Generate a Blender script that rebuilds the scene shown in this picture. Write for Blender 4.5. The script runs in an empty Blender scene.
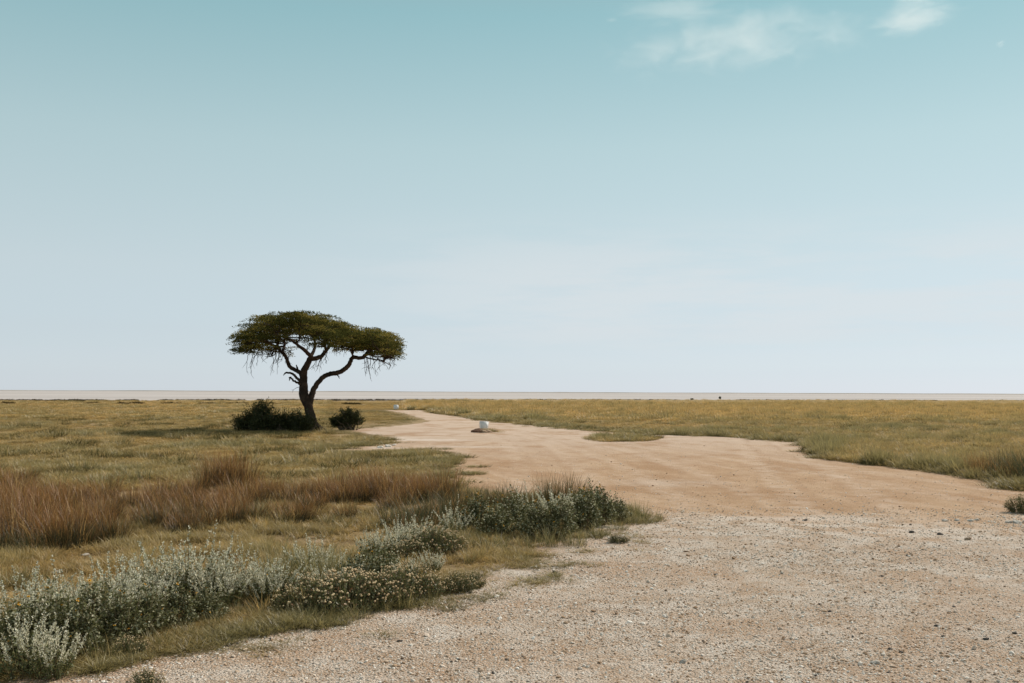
import bpy, bmesh, math, random
import numpy as np
from mathutils import Vector, Matrix, noise
from mathutils.geometry import tessellate_polygon

random.seed(7); rng = np.random.default_rng(11)
sc = bpy.context.scene
COL = sc.collection
R = math.radians

# ------------------------------------------------------------------ camera
H = 2.0; F = 1024 * 35 / 36.0
pitch = R(2.92); roll = R(0.22)
fw = Vector((0, math.cos(pitch), math.sin(pitch)))
rt = Vector((math.cos(roll), 0, math.sin(roll))); rt = (rt - fw * rt.dot(fw)).normalized()
up = rt.cross(fw)
camd = bpy.data.cameras.new('camera'); camd.lens = 35; camd.sensor_width = 36
camd.clip_end = 100000; camd.clip_start = 0.05
cam = bpy.data.objects.new('camera', camd); COL.objects.link(cam)
M = Matrix.Identity(4)
for i, v in enumerate((rt, up, -fw)):
    for k in range(3): M[k][i] = v[k]
M.translation = Vector((0, 0, H)); cam.matrix_world = M
sc.camera = cam

def ray(x, y): return fw + rt * ((x - 512) / F) + up * ((341.5 - y) / F)
def G(x, y, z=0.0):
    """ground point of the sight line towards a spot of the photograph"""
    d = ray(x, y); t = (z - H) / d.z
    return Vector((d.x * t, d.y * t, z))
def at_depth(x, y, Y):
    d = ray(x, y); t = Y / d.y
    return Vector((d.x * t, Y, H + d.z * t))

# ------------------------------------------------------------------ sun + sky
SUN_EL = 40.0
SUN_AZ = 50.0                      # from +Y (view direction) towards +X (right)
sd = Vector((math.sin(R(SUN_AZ)) * math.cos(R(SUN_EL)), math.cos(R(SUN_AZ)) * math.cos(R(SUN_EL)), math.sin(R(SUN_EL))))
sl = bpy.data.lights.new('sun', 'SUN'); sl.energy = 4.7; sl.angle = R(0.55); sl.color = (1, 0.91, 0.80)
so = bpy.data.objects.new('sun', sl); COL.objects.link(so)
so.rotation_euler = sd.to_track_quat('Z', 'Y').to_euler(); so.location = (60, 40, 80)

class N:
    """tiny node-tree writer"""
    def __init__(s, tree): s.t = tree; s.n = tree.nodes; s.l = tree.links
    def a(s, typ, ins=None, **kw):
        n = s.n.new(typ)
        for k, v in kw.items(): setattr(n, k, v)
        for k, v in (ins or {}).items():
            sock = n.inputs[k]
            if isinstance(v, bpy.types.NodeSocket): s.l.new(v, sock)
            else: sock.default_value = v
        return n
    def math(s, op, a, b=0.0, c=None, clamp=False):
        d = {0: a, 1: b}
        if c is not None: d[2] = c
        return s.a('ShaderNodeMath', d, operation=op, use_clamp=clamp).outputs[0]
    def mix(s, f, a, b, blend='MIX'):
        n = s.n.new('ShaderNodeMix'); n.data_type = 'RGBA'; n.blend_type = blend
        for i, v in ((0, f), (6, a), (7, b)):
            if isinstance(v, bpy.types.NodeSocket): s.l.new(v, n.inputs[i])
            else: n.inputs[i].default_value = v if i == 0 else (tuple(v) + (1,))[:4]
        return n.outputs[2]
    def ramp(s, f, stops, interp='LINEAR'):
        n = s.n.new('ShaderNodeValToRGB'); n.color_ramp.interpolation = interp
        e = n.color_ramp.elements
        while len(e) < len(stops): e.new(0.5)
        for el, (p, c) in zip(e, stops):
            el.position = p; el.color = (c, c, c, 1) if not hasattr(c, '__len__') else tuple(c) + (1,)
        s.l.new(f, n.inputs[0]); return n.outputs[0]
    def smooth(s, v, lo, hi):
        n = s.a('ShaderNodeMapRange', {0: v, 1: lo, 2: hi, 3: 0.0, 4: 1.0}, interpolation_type='SMOOTHSTEP'); return n.outputs[0]
    def noise(s, vec, scale, detail=4, rough=0.55, dist=0.0):
        return s.a('ShaderNodeTexNoise', {'Vector': vec, 'Scale': scale, 'Detail': detail, 'Roughness': rough, 'Distortion': dist}).outputs[0]
    def mapping(s, vec, scale=(1, 1, 1), rot=(0, 0, 0), loc=(0, 0, 0)):
        return s.a('ShaderNodeMapping', {0: vec, 1: loc, 2: rot, 3: scale}).outputs[0]

SKYTINT = [(0.0, (.61, .69, .87)), (.12, (.79, .77, .79)), (.24, (.88, .93, .85)), (.36, (.75, .97, .88)), (.5, (.8, .75, .62)), (1.0, (.75, .65, .51))]
SKYGRAD = [(0.0, (.620, .695, .735)), (.12, (.600, .700, .735)), (.24, (.475, .630, .670)), (.36, (.300, .510, .560)), (.5, (.27, .36, .37)), (1.0, (.21, .22, .21))]  # upper stops, above the view: made neutral and dim to set shade fill
world = bpy.data.worlds.new('World'); sc.world = world; world.use_nodes = True
w = N(world.node_tree); w.n.clear()
sky = w.a('ShaderNodeTexSky', sky_type='NISHITA', sun_disc=False, sun_elevation=R(SUN_EL), sun_rotation=R(SUN_AZ),
          altitude=1000.0, air_density=1.0, dust_density=0.35, ozone_density=1.0)
hsv = w.a('ShaderNodeHueSaturation', {'Hue': 0.47, 'Saturation': 0.62, 'Value': 1.0, 'Fac': 1.0, 'Color': sky.outputs[0]})
tc = w.a('ShaderNodeTexCoord').outputs['Generated']
sep = w.a('ShaderNodeSeparateXYZ', {0: tc})
el = sep.outputs[2]
skyc = w.mix(1.0, hsv.outputs[0], w.ramp(el, SKYTINT), 'MULTIPLY')
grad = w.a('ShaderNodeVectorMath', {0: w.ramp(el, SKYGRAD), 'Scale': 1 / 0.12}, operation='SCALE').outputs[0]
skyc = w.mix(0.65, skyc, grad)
# thin high veil of cirrus low over the pan
veil_n = w.noise(w.mapping(tc, (3.0, 3.0, 22.0)), 1.6, 6, 0.6)
band = w.math('MULTIPLY', w.smooth(el, 0.02, 0.07), w.math('SUBTRACT', 1.0, w.smooth(el, 0.11, 0.19)))
veil = w.math('MULTIPLY', w.math('MULTIPLY', w.smooth(veil_n, 0.36, 0.62), band), w.smooth(sep.outputs[0], -0.28, 0.08))
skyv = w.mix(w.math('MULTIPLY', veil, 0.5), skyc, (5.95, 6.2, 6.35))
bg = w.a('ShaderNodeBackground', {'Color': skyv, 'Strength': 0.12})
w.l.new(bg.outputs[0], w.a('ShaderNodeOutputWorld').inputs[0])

# ------------------------------------------------------------------ object helpers
def tag(o, label=None, cat=None, group=None, kind=None):
    if label: o['label'] = label
    if cat: o['category'] = cat
    if group: o['group'] = group
    if kind: o['kind'] = kind
    return o
def link(name, me, mat=None, parent=None):
    o = bpy.data.objects.new(name, me); COL.objects.link(o)
    if mat is not None and me is not None and not me.materials: me.materials.append(mat)
    if parent: o.parent = parent
    return o
def empty(name, loc=(0, 0, 0), rz=0.0, s=1.0):
    o = bpy.data.objects.new(name, None); COL.objects.link(o); o.empty_display_size = 0.2
    o.location = loc; o.rotation_euler = (0, 0, rz); o.scale = (s, s, s) if not hasattr(s, '__len__') else s
    return o
def copy_tree(o, parent=None):
    c = o.copy(); COL.objects.link(c)
    if parent: c.parent = parent
    for ch in list(o.children): copy_tree(ch, c)
    return c
def mesh_np(name, V, faces, uv=None, mat=None, smooth=False):
    """V (n,3); faces: list of (m,k) int arrays; uv (n,2) per vertex"""
    me = bpy.data.meshes.new(name)
    V = np.asarray(V, np.float32)
    me.vertices.add(len(V)); me.vertices.foreach_set('co', V.ravel())
    faces = [np.asarray(f, np.int32) for f in faces if len(f)]
    loops = np.concatenate([f.ravel() for f in faces])
    tot = np.concatenate([np.full(len(f), f.shape[1], np.int32) for f in faces])
    st = np.concatenate([[0], np.cumsum(tot)[:-1]]).astype(np.int32)
    me.loops.add(len(loops)); me.loops.foreach_set('vertex_index', loops)
    me.polygons.add(len(tot)); me.polygons.foreach_set('loop_start', st); me.polygons.foreach_set('loop_total', tot)
    if smooth: me.polygons.foreach_set('use_smooth', np.ones(len(tot), bool))
    me.update(calc_edges=True)
    if uv is not None:
        l = me.uv_layers.new(name='UVMap'); l.data.foreach_set('uv', np.asarray(uv, np.float32)[loops].ravel())
    if mat is not None: me.materials.append(mat)
    return me

class Geo:
    """gathers vertices, quads, triangles and a uv per vertex"""
    def __init__(s): s.V = []; s.Q = []; s.T = []; s.U = []; s.n = 0
    def add(s, V, Q=None, T=None, U=None):
        V = np.asarray(V, float).reshape(-1, 3)
        s.V.append(V)
        if Q is not None and len(Q): s.Q.append(np.asarray(Q, int).reshape(-1, 4) + s.n)
        if T is not None and len(T): s.T.append(np.asarray(T, int).reshape(-1, 3) + s.n)
        s.U.append(np.zeros((len(V), 2)) if U is None else np.asarray(U, float).reshape(-1, 2))
        s.n += len(V)
    def mesh(s, name, mat=None, smooth=False):
        f = []
        if s.Q: f.append(np.concatenate(s.Q))
        if s.T: f.append(np.concatenate(s.T))
        return mesh_np(name, np.concatenate(s.V), f, np.concatenate(s.U), mat, smooth)

def blades(g, base, az, height, lean, curl, width, seg=3, uvx=None):
    """ribbons: n blades, each bending outwards along az"""
    n = len(base); base = np.asarray(base, float)
    az = np.asarray(az); d = np.stack([np.cos(az), np.sin(az), np.zeros(n)], 1)
    pa = az + np.pi / 2 + rng.normal(0, 0.6, n)
    sdir = np.stack([np.cos(pa), np.sin(pa), np.zeros(n)], 1)
    ux = rng.random(n) if uvx is None else uvx
    V = np.zeros((n, seg * 2 + 1, 3)); U = np.zeros((n, seg * 2 + 1, 2))
    for k in range(seg + 1):
        t = k / seg
        ang = lean + curl * t
        p = base + d * (height * t * np.sin(ang))[:, None] + np.array([0, 0, 1.0]) * (height * t * np.cos(ang))[:, None]
        wd = (width * (1 - 0.75 * t) * 0.5)[:, None]
        if k < seg:
            V[:, 2 * k] = p - sdir * wd; V[:, 2 * k + 1] = p + sdir * wd
            U[:, 2 * k, 1] = U[:, 2 * k + 1, 1] = t
        else:
            V[:, 2 * k] = p; U[:, 2 * k, 1] = 1
    U[:, :, 0] = ux[:, None]
    off = (np.arange(n) * (seg * 2 + 1))[:, None]
    Q = [np.array([[2 * k, 2 * k + 1, 2 * k + 3, 2 * k + 2]]) + off for k in range(seg - 1)]
    T = np.array([[2 * seg - 2, 2 * seg - 1, 2 * seg]]) + off
    g.add(V, np.concatenate(Q) if Q else None, T, U)

def leaves(g, P, D, length, width, ux=None, fold=0.15):
    """pointed leaves as two-triangle kites: at P along D"""
    P = np.asarray(P, float); D = np.asarray(D, float); n = len(P)
    D = D / np.linalg.norm(D, axis=1, keepdims=True)
    r = rng.normal(0, 1, (n, 3)); S = np.cross(D, r); S /= np.linalg.norm(S, axis=1, keepdims=True) + 1e-9
    L = (np.asarray(length) * np.ones(n))[:, None]; W = (np.asarray(width) * np.ones(n))[:, None]
    up_ = np.cross(S, D)
    V = np.stack([P, P + D * L * 0.45 + S * W * 0.5 + up_ * W * fold, P + D * L, P + D * L * 0.45 - S * W * 0.5 + up_ * W * fold], 1)
    U = np.zeros((n, 4, 2)); U[:, :, 0] = (rng.random(n) if ux is None else ux)[:, None]; U[:, 1, 1] = U[:, 3, 1] = 0.45; U[:, 2, 1] = 1
    off = (np.arange(n) * 4)[:, None]
    g.add(V, None, np.concatenate([np.array([[0, 1, 2]]) + off, np.array([[0, 2, 3]]) + off]), U)

def tube(g, pts, rad, sides=6):
    pts = [Vector(p) for p in pts]; n = len(pts)
    ref = Vector((0.3, 1, 0.2)).normalized(); V = []
    for i, p in enumerate(pts):
        t = (pts[min(i + 1, n - 1)] - pts[max(i - 1, 0)]).normalized()
        a = t.cross(ref)
        a = a.normalized() if a.length > 1e-4 else t.orthogonal().normalized()
        b = t.cross(a)
        for k in range(sides):
            an = 2 * math.pi * k / sides
            V.append(p + (a * math.cos(an) + b * math.sin(an)) * rad[i])
    Q = []
    for i in range(n - 1):
        for k in range(sides):
            k2 = (k + 1) % sides
            Q.append((i * sides + k, i * sides + k2, (i + 1) * sides + k2, (i + 1) * sides + k))
    V.append(pts[-1]); tip = len(V) - 1
    T = [((n - 1) * sides + k, (n - 1) * sides + (k + 1) % sides, tip) for k in range(sides)]
    g.add([tuple(v) for v in V], Q, T)

def smooth_path(pts, rad, sub=4, wob=0.0):
    """Catmull-Rom through the points"""
    P = [Vector(p) for p in pts]; out = []; ro = []
    for i in range(len(P) - 1):
        p0 = P[max(i - 1, 0)]; p1 = P[i]; p2 = P[i + 1]; p3 = P[min(i + 2, len(P) - 1)]
        for k in range(sub):
            t = k / sub
            v = 0.5 * ((2 * p1) + (p2 - p0) * t + (2 * p0 - 5 * p1 + 4 * p2 - p3) * t * t + (3 * p1 - p0 - 3 * p2 + p3) * t ** 3)
            if wob: v = v + Vector((random.gauss(0, wob), random.gauss(0, wob), random.gauss(0, wob)))
            out.append(v); ro.append(rad[i] + (rad[i + 1] - rad[i]) * t)
    out.append(P[-1]); ro.append(rad[-1])
    return out, ro

def rock_mesh(name, mat, seed, sub=2, rough=0.28, flat=0.6):
    bm = bmesh.new(); bmesh.ops.create_icosphere(bm, subdivisions=sub, radius=1.0)
    o = Vector((seed * 3.1, seed * 1.7, seed * 5.3))
    for v in bm.verts:
        p = v.co.copy()
        k = 1 + rough * noise.noise(p * 1.1 + o) + rough * 0.6 * noise.noise(p * 2.3 + o)
        # a few flat facets
        for j in range(5):
            nrm = noise.random_unit_vector() if False else Vector((math.sin(seed * 7 + j * 2.1), math.cos(seed * 3 + j * 1.3), math.sin(seed + j * 4.7))).normalized()
            dd = p.dot(nrm)
            if dd > 0.72: k *= 0.72 / dd + (1 - 0.72 / dd) * 0.35
        v.co = Vector((p.x * k, p.y * k, p.z * k * flat))
    me = bpy.data.meshes.new(name); bm.to_mesh(me); bm.free(); me.materials.append(mat)
    return me

# ------------------------------------------------------------------ materials
def new_mat(name):
    m = bpy.data.materials.new(name); m.use_nodes = True; t = N(m.node_tree); t.n.clear(); return m, t
def out_surface(t, shader): t.l.new(shader, t.a('ShaderNodeOutputMaterial').inputs[0])

def foliage_mat(name, base, tip, var=None, trans=0.35, ramp=(0.0, 1.0), tint_cols=None, wn=0.25, rough=0.7, gloss=0.04):
    """leaf/blade: colour runs from base to tip of the blade, each blade differs, plus light through it"""
    m, t = new_mat(name)
    uv = t.a('ShaderNodeUVMap').outputs[0]; s = t.a('ShaderNodeSeparateXYZ', {0: uv})
    u, v = s.outputs[0], s.outputs[1]
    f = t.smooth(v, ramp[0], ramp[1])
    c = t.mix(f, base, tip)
    if tint_cols:
        tint = t.a('ShaderNodeAttribute', attribute_type='INSTANCER', attribute_name='tint').outputs['Fac']
        c2 = t.mix(f, tint_cols[0], tint_cols[1])
        pale = t.mix(f, (0.42, 0.32, 0.17), (0.66, 0.53, 0.31))
        c = t.mix(t.math('MULTIPLY', tint, -1.0, clamp=True), c, pale)
        c = t.mix(t.math('MAXIMUM', tint, 0.0), c, c2)
    if var:
        sel = t.smooth(u, var[1], var[1] + 0.05)
        c = t.mix(sel, c, var[0])
    geo = t.a('ShaderNodeNewGeometry').outputs['Position']
    n = t.noise(geo, 0.9, 3)
    k = t.math('ADD', t.math('MULTIPLY', t.math('SUBTRACT', n, 0.5), wn * 2), t.math('ADD', 0.72, t.math('MULTIPLY', t.math('FRACT', t.math('MULTIPLY', u, 7.13)), 0.56)))
    c = t.a('ShaderNodeVectorMath', {0: c, 'Scale': k}, operation='SCALE').outputs[0]
    d = t.a('ShaderNodeBsdfDiffuse', {'Color': c}).outputs[0]
    tr = t.a('ShaderNodeBsdfTranslucent', {'Color': c}).outputs[0]
    mx = t.a('ShaderNodeMixShader', {0: trans, 1: d, 2: tr}).outputs[0]
    if gloss:
        gl = t.a('ShaderNodeBsdfGlossy', {'Color': (1, 1, 1, 1), 'Roughness': 0.5}).outputs[0]
        mx = t.a('ShaderNodeMixShader', {0: gloss, 1: mx, 2: gl}).outputs[0]
    out_surface(t, mx); return m

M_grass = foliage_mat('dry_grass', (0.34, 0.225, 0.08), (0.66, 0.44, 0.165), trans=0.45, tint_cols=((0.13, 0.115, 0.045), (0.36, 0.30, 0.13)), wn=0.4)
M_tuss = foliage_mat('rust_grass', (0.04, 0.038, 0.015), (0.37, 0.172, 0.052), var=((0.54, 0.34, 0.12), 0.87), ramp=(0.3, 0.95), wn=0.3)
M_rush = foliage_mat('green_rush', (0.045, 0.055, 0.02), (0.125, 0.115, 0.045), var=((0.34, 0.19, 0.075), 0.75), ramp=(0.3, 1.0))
M_silver = foliage_mat('silver_leaf', (0.62, 0.60, 0.45), (0.84, 0.81, 0.66), var=((0.36, 0.35, 0.20), 0.8), trans=0.42)
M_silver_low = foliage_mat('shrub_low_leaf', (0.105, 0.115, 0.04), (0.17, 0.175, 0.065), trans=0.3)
M_green = foliage_mat('green_leaf', (0.08, 0.083, 0.03), (0.14, 0.138, 0.052), var=((0.44, 0.43, 0.28), 0.74), trans=0.25, gloss=0.025)
M_herb = foliage_mat('herb_leaf', (0.085, 0.10, 0.035), (0.15, 0.15, 0.055), var=((0.22, 0.12, 0.06), 0.85), trans=0.3)
M_acacia = foliage_mat('acacia_leaf', (0.062, 0.066, 0.019), (0.10, 0.10, 0.028), var=((0.25, 0.205, 0.055), 0.62), trans=0.3, wn=0.4, gloss=0.0)
M_bush = foliage_mat('thicket_leaf', (0.035, 0.042, 0.014), (0.055, 0.06, 0.02), var=((0.09, 0.09, 0.03), 0.8), trans=0.2, gloss=0.02)
M_scrub = foliage_mat('far_scrub_leaf', (0.055, 0.042, 0.022), (0.085, 0.062, 0.03), trans=0.2, gloss=0.0)

def plain_mat(name, col, rough=0.85, col2=None, scale=8.0, bump=0.0, bscale=20.0, spec=0.25, cut=(0.4, 0.62)):
    m, t = new_mat(name)
    p = t.a('ShaderNodeTexCoord').outputs['Object']
    c = t.mix(t.smooth(t.noise(p, scale, 6, 0.6), cut[0], cut[1]), col, col2 if col2 else col)
    b = t.a('ShaderNodeBsdfPrincipled', {'Base Color': c, 'Roughness': rough, 'Specular IOR Level': spec})
    if bump:
        bn = t.a('ShaderNodeBump', {'Strength': bump, 'Distance': 0.05, 'Height': t.noise(p, bscale, 8, 0.65)})
        t.l.new(bn.outputs[0], b.inputs['Normal'])
    out_surface(t, b.outputs[0]); return m
M_bark = plain_mat('bark', (0.075, 0.052, 0.038), 0.95, (0.035, 0.026, 0.02), 3.0, 0.9, 9.0, 0.1)
M_dead = plain_mat('dead_twig', (0.20, 0.15, 0.11), 0.9, (0.10, 0.075, 0.055), 4.0)
M_stem = plain_mat('stem', (0.16, 0.14, 0.07), 0.9, (0.13, 0.09, 0.05), 6.0)
M_yellow = plain_mat('yellow_petals', (0.72, 0.36, 0.025), 0.6, (0.78, 0.46, 0.04), 6.0)
M_yellowc = plain_mat('flower_centre', (0.30, 0.14, 0.02), 0.8)
M_beige = plain_mat('beige_flower', (0.66, 0.52, 0.32), 0.8, (0.50, 0.36, 0.21), 3.0)
M_white = plain_mat('white_wash', (0.80, 0.80, 0.80), 0.8, (0.60, 0.60, 0.60), 3.5, 0.5, 9.0, 0.2, (0.55, 0.75))
M_rockw = plain_mat('pale_limestone', (0.80, 0.76, 0.70), 0.9, (0.62, 0.55, 0.47), 1.4, 0.8, 4.0, 0.08)
M_rockt = plain_mat('tan_stone', (0.42, 0.31, 0.22), 0.9, (0.30, 0.20, 0.13), 1.6, 0.6, 4.0)
M_rockd = plain_mat('dark_stone', (0.11, 0.10, 0.092), 0.8, (0.16, 0.14, 0.125), 1.6, 0.8, 4.0, 0.08)
M_rockr = plain_mat('red_brown_stone', (0.13, 0.065, 0.04), 0.9, (0.20, 0.11, 0.07), 1.6, 0.6, 4.0)

# --- soil under the grass
M_soil, t = new_mat('soil')
P = t.a('ShaderNodeNewGeometry').outputs['Position']
c = t.mix(t.smooth(t.noise(P, 0.35, 6), 0.38, 0.62), (0.29, 0.21, 0.115), (0.42, 0.31, 0.175))
c = t.mix(t.smooth(t.noise(P, 1.4, 6, 0.65), 0.56, 0.70), c, (0.52, 0.38, 0.27))
c = t.mix(t.math('MULTIPLY', t.noise(P, 30.0, 4, 0.7), 0.55), c, (0.13, 0.09, 0.045))
b = t.a('ShaderNodeBsdfPrincipled', {'Base Color': c, 'Roughness': 0.95, 'Specular IOR Level': 0.1})
bn = t.a('ShaderNodeBump', {'Strength': 0.8, 'Distance': 0.06, 'Height': t.noise(P, 9.0, 8, 0.7)})
t.l.new(bn.outputs[0], b.inputs['Normal']); out_surface(t, b.outputs[0])

# --- salt pan
M_pan, t = new_mat('pan_clay')
P = t.a('ShaderNodeNewGeometry').outputs['Position']
c = t.mix(t.smooth(t.noise(t.mapping(P, (0.002, 0.006, 1)), 1.0, 5), 0.4, 0.62), (0.50, 0.465, 0.455), (0.41, 0.38, 0.37))
b = t.a('ShaderNodeBsdfPrincipled', {'Base Color': c, 'Roughness': 0.95, 'Specular IOR Level': 0.1}); out_surface(t, b.outputs[0])
M_shore = plain_mat('far_shore_soil', (0.27, 0.25, 0.22), 0.95, (0.34, 0.31, 0.27), 0.004, spec=0.05)

# --- the track: pale loose gravel near, packed orange clay beyond, pale again far off
M_road, t = new_mat('track_surface')
P = t.a('ShaderNodeNewGeometry').outputs['Position']; s = t.a('ShaderNodeSeparateXYZ', {0: P})
X, Y = s.outputs[0], s.outputs[1]
n1 = t.noise(P, 0.5, 6, 0.6); n2 = t.noise(P, 2.2, 6, 0.65); n3 = t.noise(P, 55.0, 5, 0.75)
n4 = t.noise(t.mapping(P, (1.1, 0.5, 1), (0, 0, 0.35)), 0.7, 7, 0.68)
clay = t.mix(t.smooth(n4, 0.36, 0.66), (0.395, 0.248, 0.145), (0.495, 0.345, 0.228))
clay = t.mix(t.math('MULTIPLY', t.smooth(n2, 0.5, 0.72), 0.5), clay, (0.58, 0.41, 0.29))
# wheel tracks sweeping across the clay
ph = t.math('ADD', t.math('MULTIPLY', X, 1.0), t.math('MULTIPLY', t.math('SUBTRACT', Y, 24.0), t.math('MULTIPLY', t.math('SUBTRACT', Y, 62.0), -0.006)))
trk = t.noise(t.a('ShaderNodeCombineXYZ', {0: t.math('MULTIPLY', ph, 1.7), 1: t.math('MULTIPLY', Y, 0.05), 2: 3.3}).outputs[0], 1.0, 5, 0.7)
clay = t.mix(t.math('MULTIPLY', t.smooth(trk, 0.50, 0.70), 0.42), clay, (0.60, 0.45, 0.34))
clay = t.mix(t.math('MULTIPLY', t.math('SUBTRACT', 1.0, t.smooth(trk, 0.34, 0.45)), 0.35), clay, (0.38, 0.215, 0.125))
dust = t.mix(t.smooth(n1, 0.4, 0.6), (0.56, 0.44, 0.35), (0.50, 0.375, 0.285))
clay = t.mix(t.smooth(t.math('ADD', Y, t.math('MULTIPLY', t.math('SUBTRACT', n1, 0.5), 30.0)), 23.0, 46.0), clay, dust)
clay = t.mix(t.math('MULTIPLY', t.smooth(t.noise(t.mapping(P, (.9, .5, 1), (0, 0, -.3), (4, 2, 0)), 0.5, 7, 0.66), .5, .62), .6), clay, (0.36, 0.215, 0.118))
# pairs of pale wheel tracks, each an arc through three places on the clay
def arc(p1, p2, p3, width, k):
    global clay
    a, b_, c_ = G(*p1), G(*p2), G(*p3)
    A = Matrix(((b_.x - a.x, b_.y - a.y), (c_.x - a.x, c_.y - a.y))); v = Vector(((b_.length_squared - a.length_squared) / 2, (c_.length_squared - a.length_squared) / 2))
    o_ = A.inverted() @ v; rad = math.hypot(a.x - o_.x, a.y - o_.y)
    dx = t.math('SUBTRACT', X, o_.x); dy = t.math('SUBTRACT', Y, o_.y)
    d = t.math('SUBTRACT', t.math('SQRT', t.math('ADD', t.math('MULTIPLY', dx, dx), t.math('MULTIPLY', dy, dy))), rad)
    d = t.math('ADD', d, t.math('MULTIPLY', t.math('SUBTRACT', n1, 0.5), 0.8))
    for off in (-.8, .8):
        q = t.math('ABSOLUTE', t.math('ADD', d, off)); m_ = t.math('SUBTRACT', 1.0, t.smooth(q, width * .2, width))
        m_ = t.math('MULTIPLY', t.math('MULTIPLY', m_, t.smooth(n2, .36, .6)), k)
        clay = t.mix(m_, clay, (0.59, 0.46, 0.36))
        q = t.math('ABSOLUTE', t.math('ADD', d, off * .55)); clay = t.mix(t.math('MULTIPLY', t.math('MULTIPLY', t.math('SUBTRACT', 1.0, t.smooth(q, .04, .16)), t.smooth(n4, .42, .6)), k * .55), clay, (0.33, 0.195, 0.115))
arc((752, 437.5), (805, 477), (858, 513), .42, .5)
arc((440, 421), (600, 450), (760, 520), .45, .42)
arc((470, 425), (540, 455), (560, 500), .4, .35)
arc((500, 430), (700, 452), (1010, 500), .4, .38)
vor = t.a('ShaderNodeTexVoronoi', {'Vector': P, 'Scale': 48.0, 'Randomness': 1.0})
peb = t.a('ShaderNodeSeparateColor', {0: vor.outputs['Color']}).outputs[0]
grav = t.mix(t.smooth(n2, 0.35, 0.68), (0.48, 0.35, 0.25), (0.66, 0.585, 0.515))
grav = t.mix(t.math('MULTIPLY', t.smooth(n1, 0.47, 0.62), 0.6), grav, (0.45, 0.285, 0.175))
grav = t.mix(t.math('MULTIPLY', t.smooth(peb, 0.55, 1.0), 0.6), grav, (0.70, 0.63, 0.55))
grav = t.mix(t.math('MULTIPLY', t.math('SUBTRACT', 1.0, t.smooth(peb, 0.0, 0.25)), 0.5), grav, (0.33, 0.22, 0.14))
# edge of the graded clay: an irregular line bending across the track
edge = t.math('ADD', Y, t.math('ADD', t.math('MULTIPLY', X, 0.05), t.math('MULTIPLY', t.math('SUBTRACT', n1, 0.5), 6.0)))
gm = t.math('SUBTRACT', 1.0, t.smooth(edge, 13.6, 17.6))
c = t.mix(gm, clay, grav)
rim = t.math('MULTIPLY', t.math('MULTIPLY', t.smooth(edge, 13.4, 15.0), t.math('SUBTRACT', 1.0, t.smooth(edge, 15.4, 16.8))), t.smooth(n2, 0.44, 0.58))
c = t.mix(t.math('MULTIPLY', rim, 0.55), c, (0.70, 0.63, 0.56))
# white salt crusts lying where water dried
def crust(x, y, rx, ry, k):
    g_ = G(x, y)
    dx = t.math('DIVIDE', t.math('SUBTRACT', X, g_.x), rx); dy = t.math('DIVIDE', t.math('SUBTRACT', Y, g_.y), ry)
    d = t.math('ADD', t.math('ADD', t.math('MULTIPLY', dx, dx), t.math('MULTIPLY', dy, dy)), t.math('MULTIPLY', t.math('SUBTRACT', n2, 0.5), 4.5))
    return t.math('MULTIPLY', t.math('SUBTRACT', 1.0, t.smooth(d, -0.8, 1.6)), k * 0.6)
for a in ((424, 440, 1.9, 0.9, 0.9), (385, 438, 2.2, 0.7, 0.75), (385, 448, 0.7, 0.8, 0.9), (470, 447, 1.8, 0.7, 0.5), (665, 483, 1.3, 1.0, 0.4), (930, 531, 0.75, 0.25, 0.95), (985, 538, 0.7, 0.2, 0.75), (805, 519, 1.8, 0.35, 0.7)):
    c = t.mix(crust(*a), c, (0.80, 0.75, 0.70))
c = t.mix(t.math('MULTIPLY', t.smooth(n3, 0.5, 0.8), 0.35), c, (0.26, 0.17, 0.11))
b = t.a('ShaderNodeBsdfPrincipled', {'Base Color': c, 'Roughness': 0.95, 'Specular IOR Level': 0.12})
hh = t.math('ADD', t.math('MULTIPLY', t.math('SUBTRACT', 0.6, vor.outputs['Distance']), t.math('MULTIPLY', gm, 0.55)), t.math('ADD', t.math('MULTIPLY', n3, 0.5), t.math('MULTIPLY', n2, 1.0)))
bn = t.a('ShaderNodeBump', {'Strength': 0.9, 'Distance': 0.045, 'Height': hh})
t.l.new(bn.outputs[0], b.inputs['Normal']); out_surface(t, b.outputs[0])

M_grav, t = new_mat('pebble')
oi = t.a('ShaderNodeAttribute', attribute_type='INSTANCER', attribute_name='tint').outputs['Fac']
c = t.ramp(oi, [(0.0, (0.09, 0.08, 0.075)), (0.012, (0.12, 0.10, 0.085)), (0.03, (0.28, 0.18, 0.11)), (0.25, (0.47, 0.335, 0.23)), (0.5, (0.60, 0.505, 0.42)), (0.8, (0.72, 0.66, 0.59)), (1.0, (0.82, 0.79, 0.74))])
b = t.a('ShaderNodeBsdfPrincipled', {'Base Color': c, 'Roughness': 0.9, 'Specular IOR Level': 0.15}); out_surface(t, b.outputs[0])

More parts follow.
